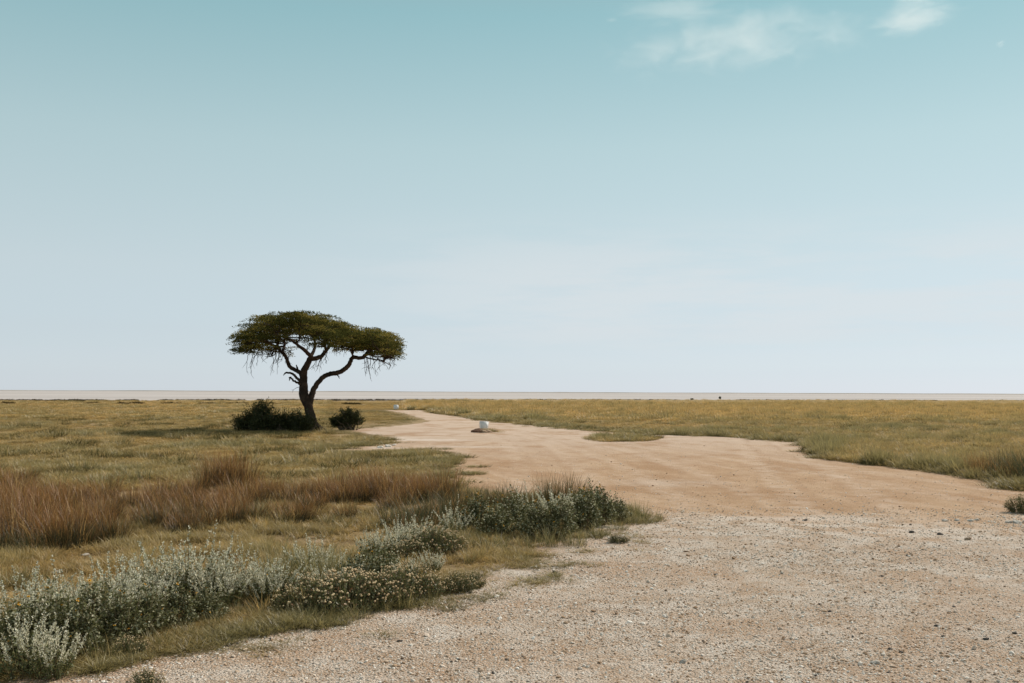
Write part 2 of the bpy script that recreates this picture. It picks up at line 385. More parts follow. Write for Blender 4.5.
# ------------------------------------------------------------------ setting: ground sheets
ROAD_PX = [(60, 685), (110, 668), (150, 657), (200, 650), (250, 641), (290, 630), (346, 626), (411, 608), (440, 597), (475, 590), (500, 580), (522, 572), (555, 563), (560, 553), (573, 548), (603, 541), (625, 530), (645, 523), (662, 521.5), (655, 517), (640, 513), (615, 507), (585, 502), (540, 497), (500, 494), (470, 490), (452, 484), (446, 474), (459, 466), (465, 457), (455, 452), (430, 449.5), (400, 449), (385, 450.5), (360, 453), (335, 452), (345, 448), (375, 446), (392, 444), (397, 440), (380, 436), (362, 432.5), (350, 430.3), (365, 428.5), (385, 427), (405, 425), (424, 422.5), (429, 421.3), (424, 419.5), (412, 415.5), (400, 412.5), (386, 410.3),
           (421, 410.3), (425, 412.7), (440, 414.7), (465, 418), (500, 422.3), (540, 426.4), (580, 429.7), (620, 432.8), (660, 435), (700, 436.2), (740, 437.6), (775, 440.4), (805, 443.5), (817, 447), (813, 452), (816, 456.5), (830, 460), (865, 463.5), (900, 467), (940, 471.5), (970, 476), (1000, 482.5), (1030, 489), (1100, 503)]
road = [G(x, y) for x, y in ROAD_PX] + [Vector((26, 14, 0)), Vector((30, -12, 0)), Vector((-9, -12, 0)), Vector((-6, 0, 0)), G(-120, 760)]
def rough_line(poly, step=0.25, amp=0.35):
    out = []
    for i, a in enumerate(poly):
        b_ = poly[(i + 1) % len(poly)]
        L = (b_ - a).length; n = max(1, min(60, int(L / step)))
        for k in range(n):
            p = a.lerp(b_, k / n)
            sc_ = min(1.0, p.length / 25.0) * amp + 0.06
            p = p + Vector((noise.noise(p * 0.9), noise.noise(p * 0.9 + Vector((9, 4, 2))), 0)) * sc_ + Vector((noise.noise(p * 3.1), noise.noise(p * 3.1 + Vector((5, 1, 7))), 0)) * sc_ * 0.6
            out.append(Vector((p.x, p.y, 0)))
    return out
road_pts = rough_line(road)
def sheet(name, pts, z, mat):
    tris = tessellate_polygon([[Vector((p.x, p.y, 0)) for p in pts]])
    me = mesh_np(name, [(p.x, p.y, z) for p in pts], [np.array(tris)])
    bm = bmesh.new(); bm.from_mesh(me)
    for f in bm.faces:
        if f.normal.z < 0: f.normal_flip()
    bm.to_mesh(me); bm.free()
    return tag(link(name, me, mat), kind='structure')
road_wide = rough_line([q + Vector((-.5, .35, 0)) if i < 19 else q for i, q in enumerate(road)])
road_o = sheet('gravel_track', road_wide, 0.004, M_road)

# grass plain: ends at the pan's shore
shore = []
for i, x in enumerate(np.linspace(-700, 1724, 90)):
    y = np.interp(x, [-700, 0, 512, 1024, 1724], [401.2, 401.6, 400.6, 401.2, 402.5])
    p = G(x, y) if y < 500 else None
    shore.append(p + Vector((0, noise.noise(Vector((x * 0.02, 0, 0))) * 12, 0)))
ground_pts = shore + [Vector((400, -60, 0)), Vector((-400, -60, 0))]
gx = np.array([(p.x, p.y) for p in shore])
sheet('ground', ground_pts, 0.0, M_soil)
pan_pts = [Vector((-60000, 100, 0)), Vector((60000, 100, 0)), Vector((60000, 60000, 0)), Vector((-60000, 60000, 0))]
sheet('salt_pan', pan_pts, -0.12, M_pan)
# low shore on the other side of the pan
g = Geo(); xs = np.linspace(-9000, 9000, 181)
V = []
for x in xs:
    h_ = 5.0 + 3.0 * noise.noise(Vector((x * 0.0012, 3, 0))) + 1.2 * noise.noise(Vector((x * 0.011, 8, 0)))
    V += [(x, 8000, -0.3), (x, 8060, h_ * 0.75), (x, 8200, h_), (x, 8900, h_ * 0.8)]
Q = [(i * 4 + k, (i + 1) * 4 + k, (i + 1) * 4 + k + 1, i * 4 + k + 1) for i in range(180) for k in range(3)]
g.add(V, Q); tag(link('far_shore', g.mesh('far_shore', M_shore)), kind='structure')

# ------------------------------------------------------------------ masks
road_np = np.array([(p.x, p.y) for p in road_pts])
def inside(pts, poly):
    x, y = pts[:, 0], pts[:, 1]; r = np.zeros(len(pts), bool); n = len(poly)
    xi, yi = poly[:, 0], poly[:, 1]; xj, yj = np.roll(xi, 1), np.roll(yi, 1)
    for a, b_, c_, d in zip(xi, yi, xj, yj):
        if b_ == d: continue
        m = (b_ > y) != (d > y)
        if not m.any(): continue
        idx = np.nonzero(m)[0]
        cr = x[idx] < (c_ - a) * (y[idx] - b_) / (d - b_) + a
        r[idx[cr]] ^= True
    return r
def edge_dist(pts):
    a = road_np; d = np.full(len(pts), 1e9)
    for k in range(0, len(a), 2): d = np.minimum(d, (pts[:, 0] - a[k, 0]) ** 2 + (pts[:, 1] - a[k, 1]) ** 2)
    return np.sqrt(d)
def pxpoly(l): return np.array([tuple(G(x, y).xy) for x, y in l])
isle = pxpoly([(583, 438.5), (600, 435.5), (622, 434.8), (640, 436), (657, 438.6), (656, 440.5), (640, 441.5), (605, 441.8)])
patches = [pxpoly(l) for l in ([(252, 655), (262, 645), (300, 640), (306, 648), (285, 655), (258, 660)], [(495, 587), (530, 572), (560, 574), (548, 584), (510, 592)],
           [(520, 548), (560, 544), (578, 548), (545, 553)], [(635, 524), (662, 519), (662, 522), (640, 526)], [(487, 433), (488, 430), (497, 430), (499, 433)])]
def to_px(pts):
    v = np.stack([pts[:, 0], pts[:, 1], np.full(len(pts), -H)], 1)
    d = v @ np.array(fw); return 512 + F * (v @ np.array(rt)) / d, 341.5 - F * (v @ np.array(up)) / d

def fnoise(pts, s, o=0.0):
    return np.array([noise.noise(Vector((p[0] * s + o, p[1] * s - o, o))) for p in pts])

# ------------------------------------------------------------------ instanced ground cover (uncountable)
def hidden_collection(name, objs):
    c = bpy.data.collections.new(name)
    for o in objs: c.objects.link(o)
    return c
def scatter(name, pts, rot, scl, idx, tint, templates, kind='stuff'):
    me = bpy.data.meshes.new(name); me.vertices.add(len(pts)); me.vertices.foreach_set('co', np.asarray(pts, np.float32).ravel())
    for nm, ty, arr, key in (('rot', 'FLOAT_VECTOR', rot, 'vector'), ('scl', 'FLOAT_VECTOR', scl, 'vector'), ('idx', 'INT', idx, 'value'), ('tint', 'FLOAT', tint, 'value')):
        at = me.attributes.new(nm, ty, 'POINT'); at.data.foreach_set(key, np.asarray(arr, np.int32 if ty == 'INT' else np.float32).ravel())
    o = link(name, me); tag(o, kind=kind)
    objs = [bpy.data.objects.new(f'{chr(97 + i)}_{name}_template', m_) for i, m_ in enumerate(templates)]
    colh = hidden_collection(name + '_templates', objs)
    ng = bpy.data.node_groups.new(name + '_scatter', 'GeometryNodeTree')
    ng.interface.new_socket('Geometry', in_out='INPUT', socket_type='NodeSocketGeometry')
    ng.interface.new_socket('Geometry', in_out='OUTPUT', socket_type='NodeSocketGeometry')
    q = N(ng); gi = q.a('NodeGroupInput'); go = q.a('NodeGroupOutput')
    def na(nm, ty): return [s_ for s_ in q.a('GeometryNodeInputNamedAttribute', {'Name': nm}, data_type=ty).outputs if s_.enabled and s_.name == 'Attribute'][0]
    ci = q.a('GeometryNodeCollectionInfo', {'Collection': colh, 'Separate Children': True, 'Reset Children': True})
    ip = q.a('GeometryNodeInstanceOnPoints', {'Points': gi.outputs[0], 'Instance': ci.outputs[0], 'Pick Instance': True,
             'Instance Index': na('idx', 'INT'), 'Rotation': na('rot', 'FLOAT_VECTOR'), 'Scale': na('scl', 'FLOAT_VECTOR')})
    q.l.new(ip.outputs[0], go.inputs[0])
    md = o.modifiers.new('scatter', 'NODES'); md.node_group = ng
    return o

def disc(n, r):
    a = rng.random(n) * 2 * np.pi; q = np.sqrt(rng.random(n)) * r
    return np.stack([q * np.cos(a), q * np.sin(a), np.zeros(n)], 1), a
def tuft_mesh(name, n, r, h, lean, curl, wid, mat):
    g = Geo(); b_, a = disc(n, r)
    a = a + rng.normal(0, 0.7, n); rr = np.linalg.norm(b_, axis=1) / r
    blades(g, b_, a, h * rng.uniform(0.55, 1.1, n), lean * (0.3 + rr) * rng.uniform(0.4, 1.3, n), curl * rng.random(n), wid * rng.uniform(0.7, 1.3, n), 3)
    return g.mesh(name, mat)
# three near tufts, three field patches
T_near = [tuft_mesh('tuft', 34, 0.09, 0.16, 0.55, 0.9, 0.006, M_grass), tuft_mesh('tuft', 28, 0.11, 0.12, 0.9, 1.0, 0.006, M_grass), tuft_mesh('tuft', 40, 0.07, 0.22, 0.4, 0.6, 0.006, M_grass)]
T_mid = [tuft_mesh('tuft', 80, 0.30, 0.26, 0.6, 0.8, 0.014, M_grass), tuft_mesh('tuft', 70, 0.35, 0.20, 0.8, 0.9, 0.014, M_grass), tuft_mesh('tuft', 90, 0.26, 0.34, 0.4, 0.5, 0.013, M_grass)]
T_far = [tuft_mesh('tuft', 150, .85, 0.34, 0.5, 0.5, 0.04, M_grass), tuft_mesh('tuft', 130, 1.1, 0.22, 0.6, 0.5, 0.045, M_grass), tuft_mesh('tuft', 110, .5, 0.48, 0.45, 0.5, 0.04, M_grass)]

M_clump = foliage_mat('shade_grass', (0.05, 0.048, 0.02), (0.19, 0.165, 0.07), var=((0.30, 0.22, 0.10), .8), trans=.3, wn=.3, gloss=0.0)  # dark colour stands in for the small shadows of the tufts
T_dark = [tuft_mesh('tuft', 60, 0.12, 0.16, 0.6, 0.8, 0.007, M_clump), tuft_mesh('tuft', 110, 0.34, 0.26, 0.6, 0.6, 0.016, M_clump)]
def log_points(n, d0, d1, spread=0.72):
    D = np.exp(rng.uniform(np.log(d0), np.log(d1), n)); x = rng.uniform(-spread, spread, n) * D
    return np.stack([x, D], 1)
shore_x = gx[:, 0]; shore_y = gx[:, 1]
def grass_keep(p, margin=0.0):
    ins = inside(p, road_np)
    for q in patches + [isle]: ins &= ~inside(p, q)
    o_ = np.argsort(shore_x)
    stray = ins & (((p[:, 1] < 18) & (p[:, 0] < 2.0) & (fnoise(p, 1.3, 15.0) > 0.08)) | ((p[:, 1] > 18) & (p[:, 1] < 70) & (fnoise(p, .7, 25.0) > .12))) if margin else False
    ins &= ~stray if margin else True
    return (~ins) & (p[:, 1] < np.interp(p[:, 0], shore_x[o_], shore_y[o_]) - 1.0)

all_p, all_r, all_s, all_i, all_t = [], [], [], [], []
for n, d0, d1, base in ((90000, 5.5, 26, 0), (64000, 20, 80, 3), (70000, 70, 345, 6)):
    p = log_points(n, d0, d1); p = p[grass_keep(p, 1.0)]
    D = p[:, 1]; px, py = to_px(p)
    ed = edge_dist(p)
    nz = fnoise(p, 0.16, 3.0) + 0.6 * fnoise(p, 0.6, 8.0); nz2 = fnoise(p, 0.045, 20.0)
    right = px > np.interp(py, [400, 411, 422, 436, 450, 700], [405, 410, 470, 540, 640, 700])
    tint = np.where(right, np.interp(D, [20, 45, 70, 95, 200], [0.5, 0.5, 0.4, 0.05, 0.1]), np.interp(D, [6, 12, 20, 60, 110, 200], [0.4, 0.28, 0.5, 0.5, 0.25, 0.2]))
    tint = tint + 0.45 * nz + 0.35 * nz2
    near_edge = np.exp(-(ed / np.maximum(0.5, D * 0.03)) ** 2)
    tint = tint + 0.5 * near_edge
    tint = np.clip(tint, 0, 1)
    far_straw = np.clip((D - (175 + 30 * nz2)) / 25, 0, 1)
    hgt = np.where(right, np.interp(D, [20, 75, 100, 150, 300], [0.72, 0.7, 1.1, 1.1, .8]), np.interp(D, [6, 14, 19.9, 20, 45, 70, 120, 300], [0.6, 0.65, .8, 0.42, 0.45, 0.4, 0.5, 0.8]))
    clump = fnoise(p, 1.1, 61.0) + 0.7 * fnoise(np.stack([p[:, 0], p[:, 1] * 0.45], 1), 0.28, 77.0)
    hgt = hgt * np.clip(1 + 0.5 * nz + 0.9 * np.clip(clump, -.4, .8), 0.25, 2.2) * rng.uniform(0.7, 1.2, len(p))
    tint = np.clip(tint + 0.55 * np.clip(clump, -.5, .7), 0, 1)
    tint = np.where(rng.random(len(p)) < far_straw * .85, -rng.uniform(.4, 1, len(p)), tint)
    farbend = (px > 330) & (px < 445) & (D > 44) & ~right
    hgt = np.where(farbend, hgt * 0.35, hgt)
    hgt = np.where(~right & (D < 16), hgt * (1 - 0.45 * np.exp(-(ed / .7) ** 2)), hgt)
    isl = inside(p, road_np)
    hgt = np.where(isl, hgt * np.where(inside(p, isle), .75, .5), hgt)
    hgt = np.where(right, hgt * (1 + 0.75 * near_edge * (D < 48)), hgt)
    stray_far = isl & (ed > np.where(D < 18, .25 + .5 * rng.random(len(p)) ** 2, .15 + .014 * D * rng.random(len(p))))
    for q in patches + [isle]: stray_far &= ~inside(p, q)
    # bare spots in the short near grass
    bare = (~right) & (D < 22) & (fnoise(p, 0.9, 44.0) > 0.22) & (near_edge < 0.3)
    k = ~bare | (rng.random(len(p)) < 0.25)
    thin = np.clip((clump + .55) * 1.6, 0.12, 1) * np.where(isl, 0.6, 1) * np.clip((ed - np.where(D < 20, .35, .02 * D) * (fnoise(p, 1.6, 91.0) + .35)) / np.where(D < 20, .3, 0.02 * D) + .15, 0, 1)
    k &= right | (rng.random(len(p)) < thin)
    k &= ~((D > 60) & (ed < np.where(base == 6, 1.2, .3)) & (px > 370) & (px < 480))
    k &= ~isl | (D < 20) | (base == 3)
    k &= ~stray_far
    p, tint, hgt, D = p[k], tint[k], np.clip(hgt[k], 0.14, 2.0), D[k]
    n = len(p)
    z = np.zeros(n) - 0.005
    wd = rng.uniform(0.8, 1.35, n)
    all_p.append(np.stack([p[:, 0], p[:, 1], z], 1)); all_r.append(np.stack([rng.normal(0, .06, n), rng.normal(0, .06, n), rng.random(n) * 6.28], 1))
    all_s.append(np.stack([wd, wd, hgt], 1)); all_i.append(base + rng.integers(0, 3, n)); all_t.append(tint)
# scattered stronger clumps; their dark colour paints in the shade specks between tufts
for n, d0, d1, a0, base in ((6000, 9, 30, .16, 2), (4000, 18, 110, .35, 5), (5000, 9, 26, .16, 9), (16000, 22, 170, .35, 10)):
    p = log_points(n, d0, d1); p = p[grass_keep(p)]; ed = edge_dist(p); cl = fnoise(p, .35, 33.0) + .5 * fnoise(p, 1.3, 12.0)
    px, py = to_px(p); right = px > np.interp(py, [400, 411, 422, 436, 450, 700], [405, 410, 470, 540, 640, 700])
    p = p[(cl > (.12 if base < 9 else .2)) & ((base < 9) | (ed > 1.0) | right) & (rng.random(len(p)) < .6) & ((ed > .4) | right) & ~((px > 330) & (px < 445) & (p[:, 1] > 44) & ~right)]; n = len(p); sw = rng.uniform(.7, 1.5, n)
    all_p.append(np.stack([p[:, 0], p[:, 1], np.full(n, -.005)], 1)); all_r.append(np.stack([rng.normal(0, .1, n), rng.normal(0, .1, n), rng.random(n) * 6.28], 1))
    all_s.append(np.stack([sw, sw, sw * rng.uniform(.55, 1.0, n)], 1)); all_i.append(np.full(n, base)); all_t.append(np.clip(rng.normal(.75, .3, n), 0, 1))
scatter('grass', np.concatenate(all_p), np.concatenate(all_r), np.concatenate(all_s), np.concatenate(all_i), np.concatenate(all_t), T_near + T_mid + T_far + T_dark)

# gravel
p = np.concatenate([log_points(270000, 4.5, 17.5, 0.66), log_points(60000, 15, 42, 0.6)])
p = p[inside(p, road_np)]
nzg = fnoise(p, 0.7, 5.0)
p = p[rng.random(len(p)) < np.clip(0.62 + 0.6 * nzg, 0.15, 1) * np.interp(p[:, 1], [13.5, 17, 24, 42], [1, 0.5, 0.25, 0.12])]
n = len(p)
sz = np.exp(rng.normal(np.log(0.0056), 0.46, n)) * np.interp(p[:, 1], [5, 16], [0.85, 1.35]); sz = np.clip(sz, 0.003, 0.03)
pebs = [rock_mesh('pebble', M_grav, 3 + i, 1, 0.3, 0.65) for i in range(4)]
scatter('gravel', np.stack([p[:, 0], p[:, 1], 0.004 + sz * 0.22], 1), np.stack([rng.normal(0, .3, n), rng.normal(0, .3, n), rng.random(n) * 6.28], 1),
        np.stack([sz, sz * rng.uniform(0.7, 1.2, n), sz * rng.uniform(0.6, 1.1, n)], 1), rng.integers(0, 4, n), rng.random(n), pebs)

# far scrub along the shore: a broken dark line of low brush, reads as one mass
def leaf_ball(name, n, r, h, L, W, mat):
    g = Geo(); d = rng.normal(0, 1, (n, 3)); d /= np.linalg.norm(d, axis=1, keepdims=True); d[:, 2] = np.abs(d[:, 2])
    q = rng.random(n) ** 0.45
    P_ = d * q[:, None] * np.array([r, r, h]) * (1 + 0.25 * np.sin(d[:, :1] * 5 + d[:, 1:2] * 4))
    leaves(g, P_, d + rng.normal(0, .7, (n, 3)), L, W); return g.mesh(name, mat)
scr = [leaf_ball('scrub', 260, 0.9, 0.42, 0.16, 0.09, M_scrub), leaf_ball('scrub', 220, 1.2, 0.34, 0.16, 0.09, M_scrub)]
sp = []
for k in range(4200):
    x = random.uniform(-150, 1170)
    row = random.random()
    y0 = np.interp(x, [0, 512, 1024], [401.0, 400.2, 401.0]) + random.gauss(0, 0.08) if row < 0.55 else np.interp(x, [0, 512, 700, 1024], [404.2, 404.4, 405.5, 408.0]) + random.gauss(0, 0.25)
    dens = noise.noise(Vector((x * 0.011, 3 if row < .55 else 9, 0))) + 0.5 * noise.noise(Vector((x * 0.05, 7, 0)))
    if row < 0.55 and 680 < x < 738: continue
    if dens < (-0.30 if row < .55 else 0.05) or (380 < x < 430 and y0 > 403): continue
    sp.append(G(x, y0))
n = len(sp); s_ = rng.uniform(0.35, 0.85, n)
scatter('far_scrub', [tuple(p) for p in sp], np.stack([np.zeros(n), np.zeros(n), rng.random(n) * 6.28], 1), np.stack([s_, s_, s_ * rng.uniform(.6, 1.1, n)], 1), rng.integers(0, 2, n), np.zeros(n), scr)

# ------------------------------------------------------------------ the umbrella thorn tree
TB = G(311, 431.0); TY = TB.y
S_ = TY / F
def TP(x, y, dy=0.0): return at_depth(x, y, TY) + Vector((0, dy, 0)) - TB
tree = empty('acacia_tree', TB); tag(tree, 'lone umbrella-shaped acacia tree with dark forked trunk standing in the grass', 'tree')
tg = Geo(); NODES = []; LS = 0.73
def limb(pts, rad, sides=8, sub=5, wob=0.012):
    P_, R_ = smooth_path(pts, [q * LS for q in rad], sub, wob); tube(tg, P_, R_, sides)
    NODES.extend(P_[len(P_) // 3:])
    return P_
# trunk with flare
limb([TP(312.5, 431), TP(312.5, 426), TP(310.5, 416), TP(308, 405), TP(304.5, 397), TP(303.2, 387), TP(304, 376)], [0.52, 0.40, 0.31, 0.30, 0.34, 0.30, 0.26], 12)
for a in range(7):
    an = a * 0.9 + 0.3; tube(tg, *smooth_path([TP(312, 424) + Vector((math.cos(an) * .16, math.sin(an) * .16, 0)), TP(312, 427.5) + Vector((math.cos(an) * .36, math.sin(an) * .36, 0)), TP(312, 430) + Vector((math.cos(an) * .75, math.sin(an) * .75, -0.05))], [0.17, 0.14, 0.04]), 7)
limb([TP(303.5, 382), TP(305, 370, -.1), TP(310, 361, -.2), TP(312.5, 355, -.3)], [0.25, 0.24, 0.20, 0.17], 9)
limb([TP(312, 357, -.25), TP(307, 351, -.5), TP(302, 346, -.9), TP(296, 341, -1.3), TP(285, 337, -1.7)], [0.15, 0.13, 0.10, 0.08, 0.05])
limb([TP(311, 359, -.2), TP(319, 357.5, 0), TP(324, 352, .3), TP(327, 346, .6), TP(332, 342, .9), TP(340, 337, 1.3)], [0.17, 0.16, 0.13, 0.11, 0.08, 0.05])
limb([TP(312, 356, -.3), TP(313, 349, .3), TP(311, 342, 1.0), TP(306, 335, 1.7), TP(300, 329, 2.2)], [0.14, 0.11, 0.09, 0.07, 0.04])
limb([TP(325, 351, .3), TP(326, 343, -.4), TP(330, 336, -1.2), TP(334, 330, -1.9)], [0.10, 0.08, 0.07, 0.04])
limb([TP(303.8, 380), TP(301, 374, .1), TP(295, 370, .2), TP(288, 366, .3), TP(285.5, 359, .3), TP(282, 353, .2), TP(276.5, 348, .1), TP(270, 344, .1), TP(260, 341, 0), TP(248, 342, 0)], [0.20, 0.17, 0.15, 0.14, 0.13, 0.12, 0.11, 0.09, 0.06, 0.035])
limb([TP(277, 348, .1), TP(272, 343, -.8), TP(266, 339, -1.6), TP(258, 337, -2.2)], [0.10, 0.08, 0.06, 0.03])
limb([TP(281, 352, .2), TP(281, 345, .9), TP(276, 339, 1.7), TP(268, 334, 2.3)], [0.10, 0.08, 0.06, 0.03])
limb([TP(303, 383), TP(299.5, 380.5, -.1), TP(296, 376, -.2), TP(292.5, 373.5, -.2), TP(287, 373, -.3), TP(284.5, 375.5, -.3)], [0.14, 0.10, 0.09, 0.08, 0.06, 0.02], 7)
limb([TP(303, 386), TP(300, 383.5, -.25), TP(295.5, 381, -.4), TP(292.5, 377.5, -.5), TP(291.5, 381, -.5)], [0.12, 0.09, 0.07, 0.06, 0.02], 7)
limb([TP(296, 371, .2), TP(296.5, 367, .1), TP(295.5, 365, .1)], [0.10, 0.06, 0.02], 6)
limb([TP(308.5, 406), TP(310.5, 398, .1), TP(312, 391, .2), TP(316, 383, .3), TP(322, 377, .4), TP(329, 373.6, .4), TP(335, 373, .4), TP(341, 370.5, .4), TP(347, 366, .3), TP(350, 360, .3), TP(353, 357, .2), TP(361, 358, .2), TP(365, 355, .1), TP(369, 351, .1), TP(376, 348, .1), TP(386, 345, 0)],
     [0.27, 0.23, 0.20, 0.18, 0.17, 0.165, 0.17, 0.165, 0.16, 0.145, 0.14, 0.13, 0.12, 0.10, 0.07, 0.04], 9)
limb([TP(335, 373, .4), TP(337.5, 376, .3), TP(338.5, 378.5, .3)], [0.08, 0.04, 0.015], 6)
limb([TP(365, 355, .1), TP(374, 354, -.7), TP(384, 353, -1.5), TP(393, 352, -2.0)], [0.08, 0.06, 0.045, 0.025])
limb([TP(367, 353, .1), TP(371, 346, .9), TP(378, 341, 1.6), TP(386, 338, 2.2)], [0.09, 0.07, 0.05, 0.025])
limb([TP(364, 357, .1), TP(372, 359, .2), TP(380, 360, .2), TP(386, 363, .2), TP(391, 366, .2)], [0.06, 0.05, 0.04, 0.03, 0.012], 6)
limb([TP(369, 355, .1), TP(380, 357, -.4), TP(391, 357, -.8), TP(398, 361, -1.0)], [0.05, 0.04, 0.03, 0.012], 6)
limb([TP(352, 357, .2), TP(351, 351, .5), TP(350, 345, .9), TP(347, 338, 1.2)], [0.07, 0.05, 0.04, 0.02], 6)

TOP = [(229, 353), (231, 346), (233.5, 341), (240, 334), (248, 326), (257, 320), (266, 316.5), (276, 313), (290, 312), (304, 311.3), (318, 312), (332, 314.5), (339, 318.5), (347, 321.5), (356, 326), (361, 330.5), (364, 330), (366, 326.5), (374, 325), (382, 327), (391, 331.5), (397, 336), (399, 342), (403, 347), (406.5, 352.5)]
BOT = [(229, 355), (237, 357), (246, 356.5), (255, 353), (264, 350), (273, 347), (285, 342), (300, 339), (313, 338), (322, 340), (332, 344), (341, 350), (347, 351), (355, 349), (362, 349), (372, 354), (383, 359), (392, 357), (400, 355), (406.5, 354)]
tX, tYv = zip(*TOP); bX, bYv = zip(*BOT)
pads = []
tries = 0
while len(pads) < 680 and tries < 20000:
    tries += 1
    x = random.uniform(236, 399); dyn = random.uniform(-1, 1)
    ry = 4.0 if x < 362 else 2.7
    cx_ = 305 if x < 362 else 384; sh = math.sqrt(max(0.02, 1 - 0.85 * dyn * dyn)); xx = cx_ + (x - cx_) * sh
    top = np.interp(x, tX, tYv); bot = np.interp(x, bX, bYv)
    u = min(1.0, max(0.0, (math.floor(random.random() * 4) + .5) / 4 + random.gauss(0, .07)))
    thick = bot - top
    y = top + 4.0 + u * max(1.0, thick - 6.5) + random.gauss(0, 1.0)
    # keep the underside open: fewer pads low down, and gaps between layers
    if u > 0.6 and random.random() < 0.72 and 264 < x < 345: continue
    y += dyn * dyn * 3.0
    pads.append((TP(xx, y, dyn * ry), u, x))
P0 = np.array([tuple(p[0]) for p in pads])
# clusters of pads fed by secondary branches
K = 64; cen = P0[rng.choice(len(P0), K, replace=False)]
for it in range(8):
    lab = np.argmin(((P0[:, None] - cen[None]) ** 2 * np.array([1, 1, 2.2])).sum(2), 1)
    for k in range(K):
        if (lab == k).any(): cen[k] = P0[lab == k].mean(0)
ND = np.array([tuple(p) for p in NODES])
bg_ = Geo()
for k in range(K):
    m = P0[lab == k]
    if not len(m): continue
    c0 = Vector(cen[k]) - Vector((0, 0, 0.22))
    dd = ((ND - np.array(c0)) ** 2 * np.array([1, 1, 1.0])).sum(1) + np.where(ND[:, 2] > c0.z, 1.5, 0)
    a = Vector(ND[np.argmin(dd)])
    mid = a.lerp(c0, 0.5) + Vector((random.gauss(0, .1), random.gauss(0, .1), random.gauss(-0.05, .08)))
    pp, rr = smooth_path([a, mid, c0], [0.05, 0.038, 0.024], 4, 0.02); tube(bg_, pp, rr, 5)
    for q in m:
        q = Vector(q) - Vector((0, 0, 0.05)); md = c0.lerp(q, 0.5) + Vector((random.gauss(0, .06), random.gauss(0, .06), random.gauss(-.02, .06)))
        pp, rr = smooth_path([c0, md, q], [0.022, 0.016, 0.008], 3, 0.01); tube(bg_, pp, rr, 4)
tg_me = tg.mesh('trunk', M_bark, True); link('trunk', tg_me, None, tree)
link('branches', bg_.mesh('branches', M_bark, True), None, tree)
lg = Geo()
for (c0, u, x) in pads:
    r = random.uniform(0.26, 0.68); r *= min(1.0, 0.45 + min(x - 232, 403 - x) / 28.0); gold = random.random(); n = int(140 * (r / 0.45) ** 1.6)
    a = rng.random(n) * 6.283; q = np.sqrt(rng.random(n)) * r * (1 + 0.38 * np.sin(a * 3 + x) + .2 * np.sin(a * 7 + x * 3))
    zz = rng.normal(0, 0.028, n) + 0.09 * (1 - (q / r) ** 2)
    P_ = np.stack([q * np.cos(a), q * np.sin(a), zz], 1) + np.array(c0)
    D_ = np.stack([np.cos(a), np.sin(a), rng.normal(0.1, 0.5, n)], 1) + rng.normal(0, .5, (n, 3)) * np.array([1, 1, .4])
    leaves(lg, P_, D_, rng.uniform(0.06, 0.13, n), rng.uniform(0.022, 0.045, n), ux=np.clip(gold * .8 + rng.random(n) * .2 + (.12 if u < .3 else -.05), 0, .999))  # topmost pads pushed to lighter gold: lit crown tops put into leaf colour
link('crown', lg.mesh('crown', M_acacia), None, tree)
for (x0, y0, x1, y1, nb) in ((252, 352, 249, 374, 3), (254, 350, 250, 366, 2), (276, 350, 274, 378, 4), (281, 352, 277, 363, 3), (287, 354, 281, 364, 2), (270, 348, 264, 361, 2), (366, 357, 368, 383, 4), (370, 357, 371, 378, 2), (381, 361, 379, 375, 2), (386, 362, 384, 372, 2), (392, 358, 394, 370, 2),
                         (320, 358, 313, 373, 3), (318, 358, 319, 368, 2), (324, 352, 325, 364, 2), (331, 345, 335, 357, 2), (303, 383, 290, 391, 1), (340, 349, 344, 358, 2), (262, 350, 256, 358, 2), (377, 358, 386, 367, 2), (382, 356, 395, 364, 2)):
    for j in range(nb):
        dg = Geo()
        dz = random.uniform(-.8, .8); fx = random.gauss(0, 1.6); L = random.uniform(0.6, 1.0)
        a = TP(x0 + fx, y0, dz); e = TP(x0 + (x1 - x0) * L + fx + random.gauss(0, 2.0), y0 + (y1 - y0) * L, dz + random.gauss(0, .25))
        mid = a.lerp(e, 0.5) + Vector((random.gauss(0, .09), random.gauss(0, .09), random.gauss(.05, .06)))
        pp, rr = smooth_path([a, mid, e], [0.020, 0.014, 0.006], 4, 0.02); tube(dg, pp, rr, 4)
        for s__ in range(2):
            i = random.randrange(2, len(pp) - 1); ee = pp[i] + Vector((random.gauss(0, .16), random.gauss(0, .16), random.uniform(-.35, -.1)))
            tube(dg, [pp[i], pp[i].lerp(ee, .5) + Vector((random.gauss(0, .04), 0, 0)), ee], [0.010, 0.008, 0.004], 4)
        link('dead_twig', dg.mesh('dead_twig', M_bark), None, tree)

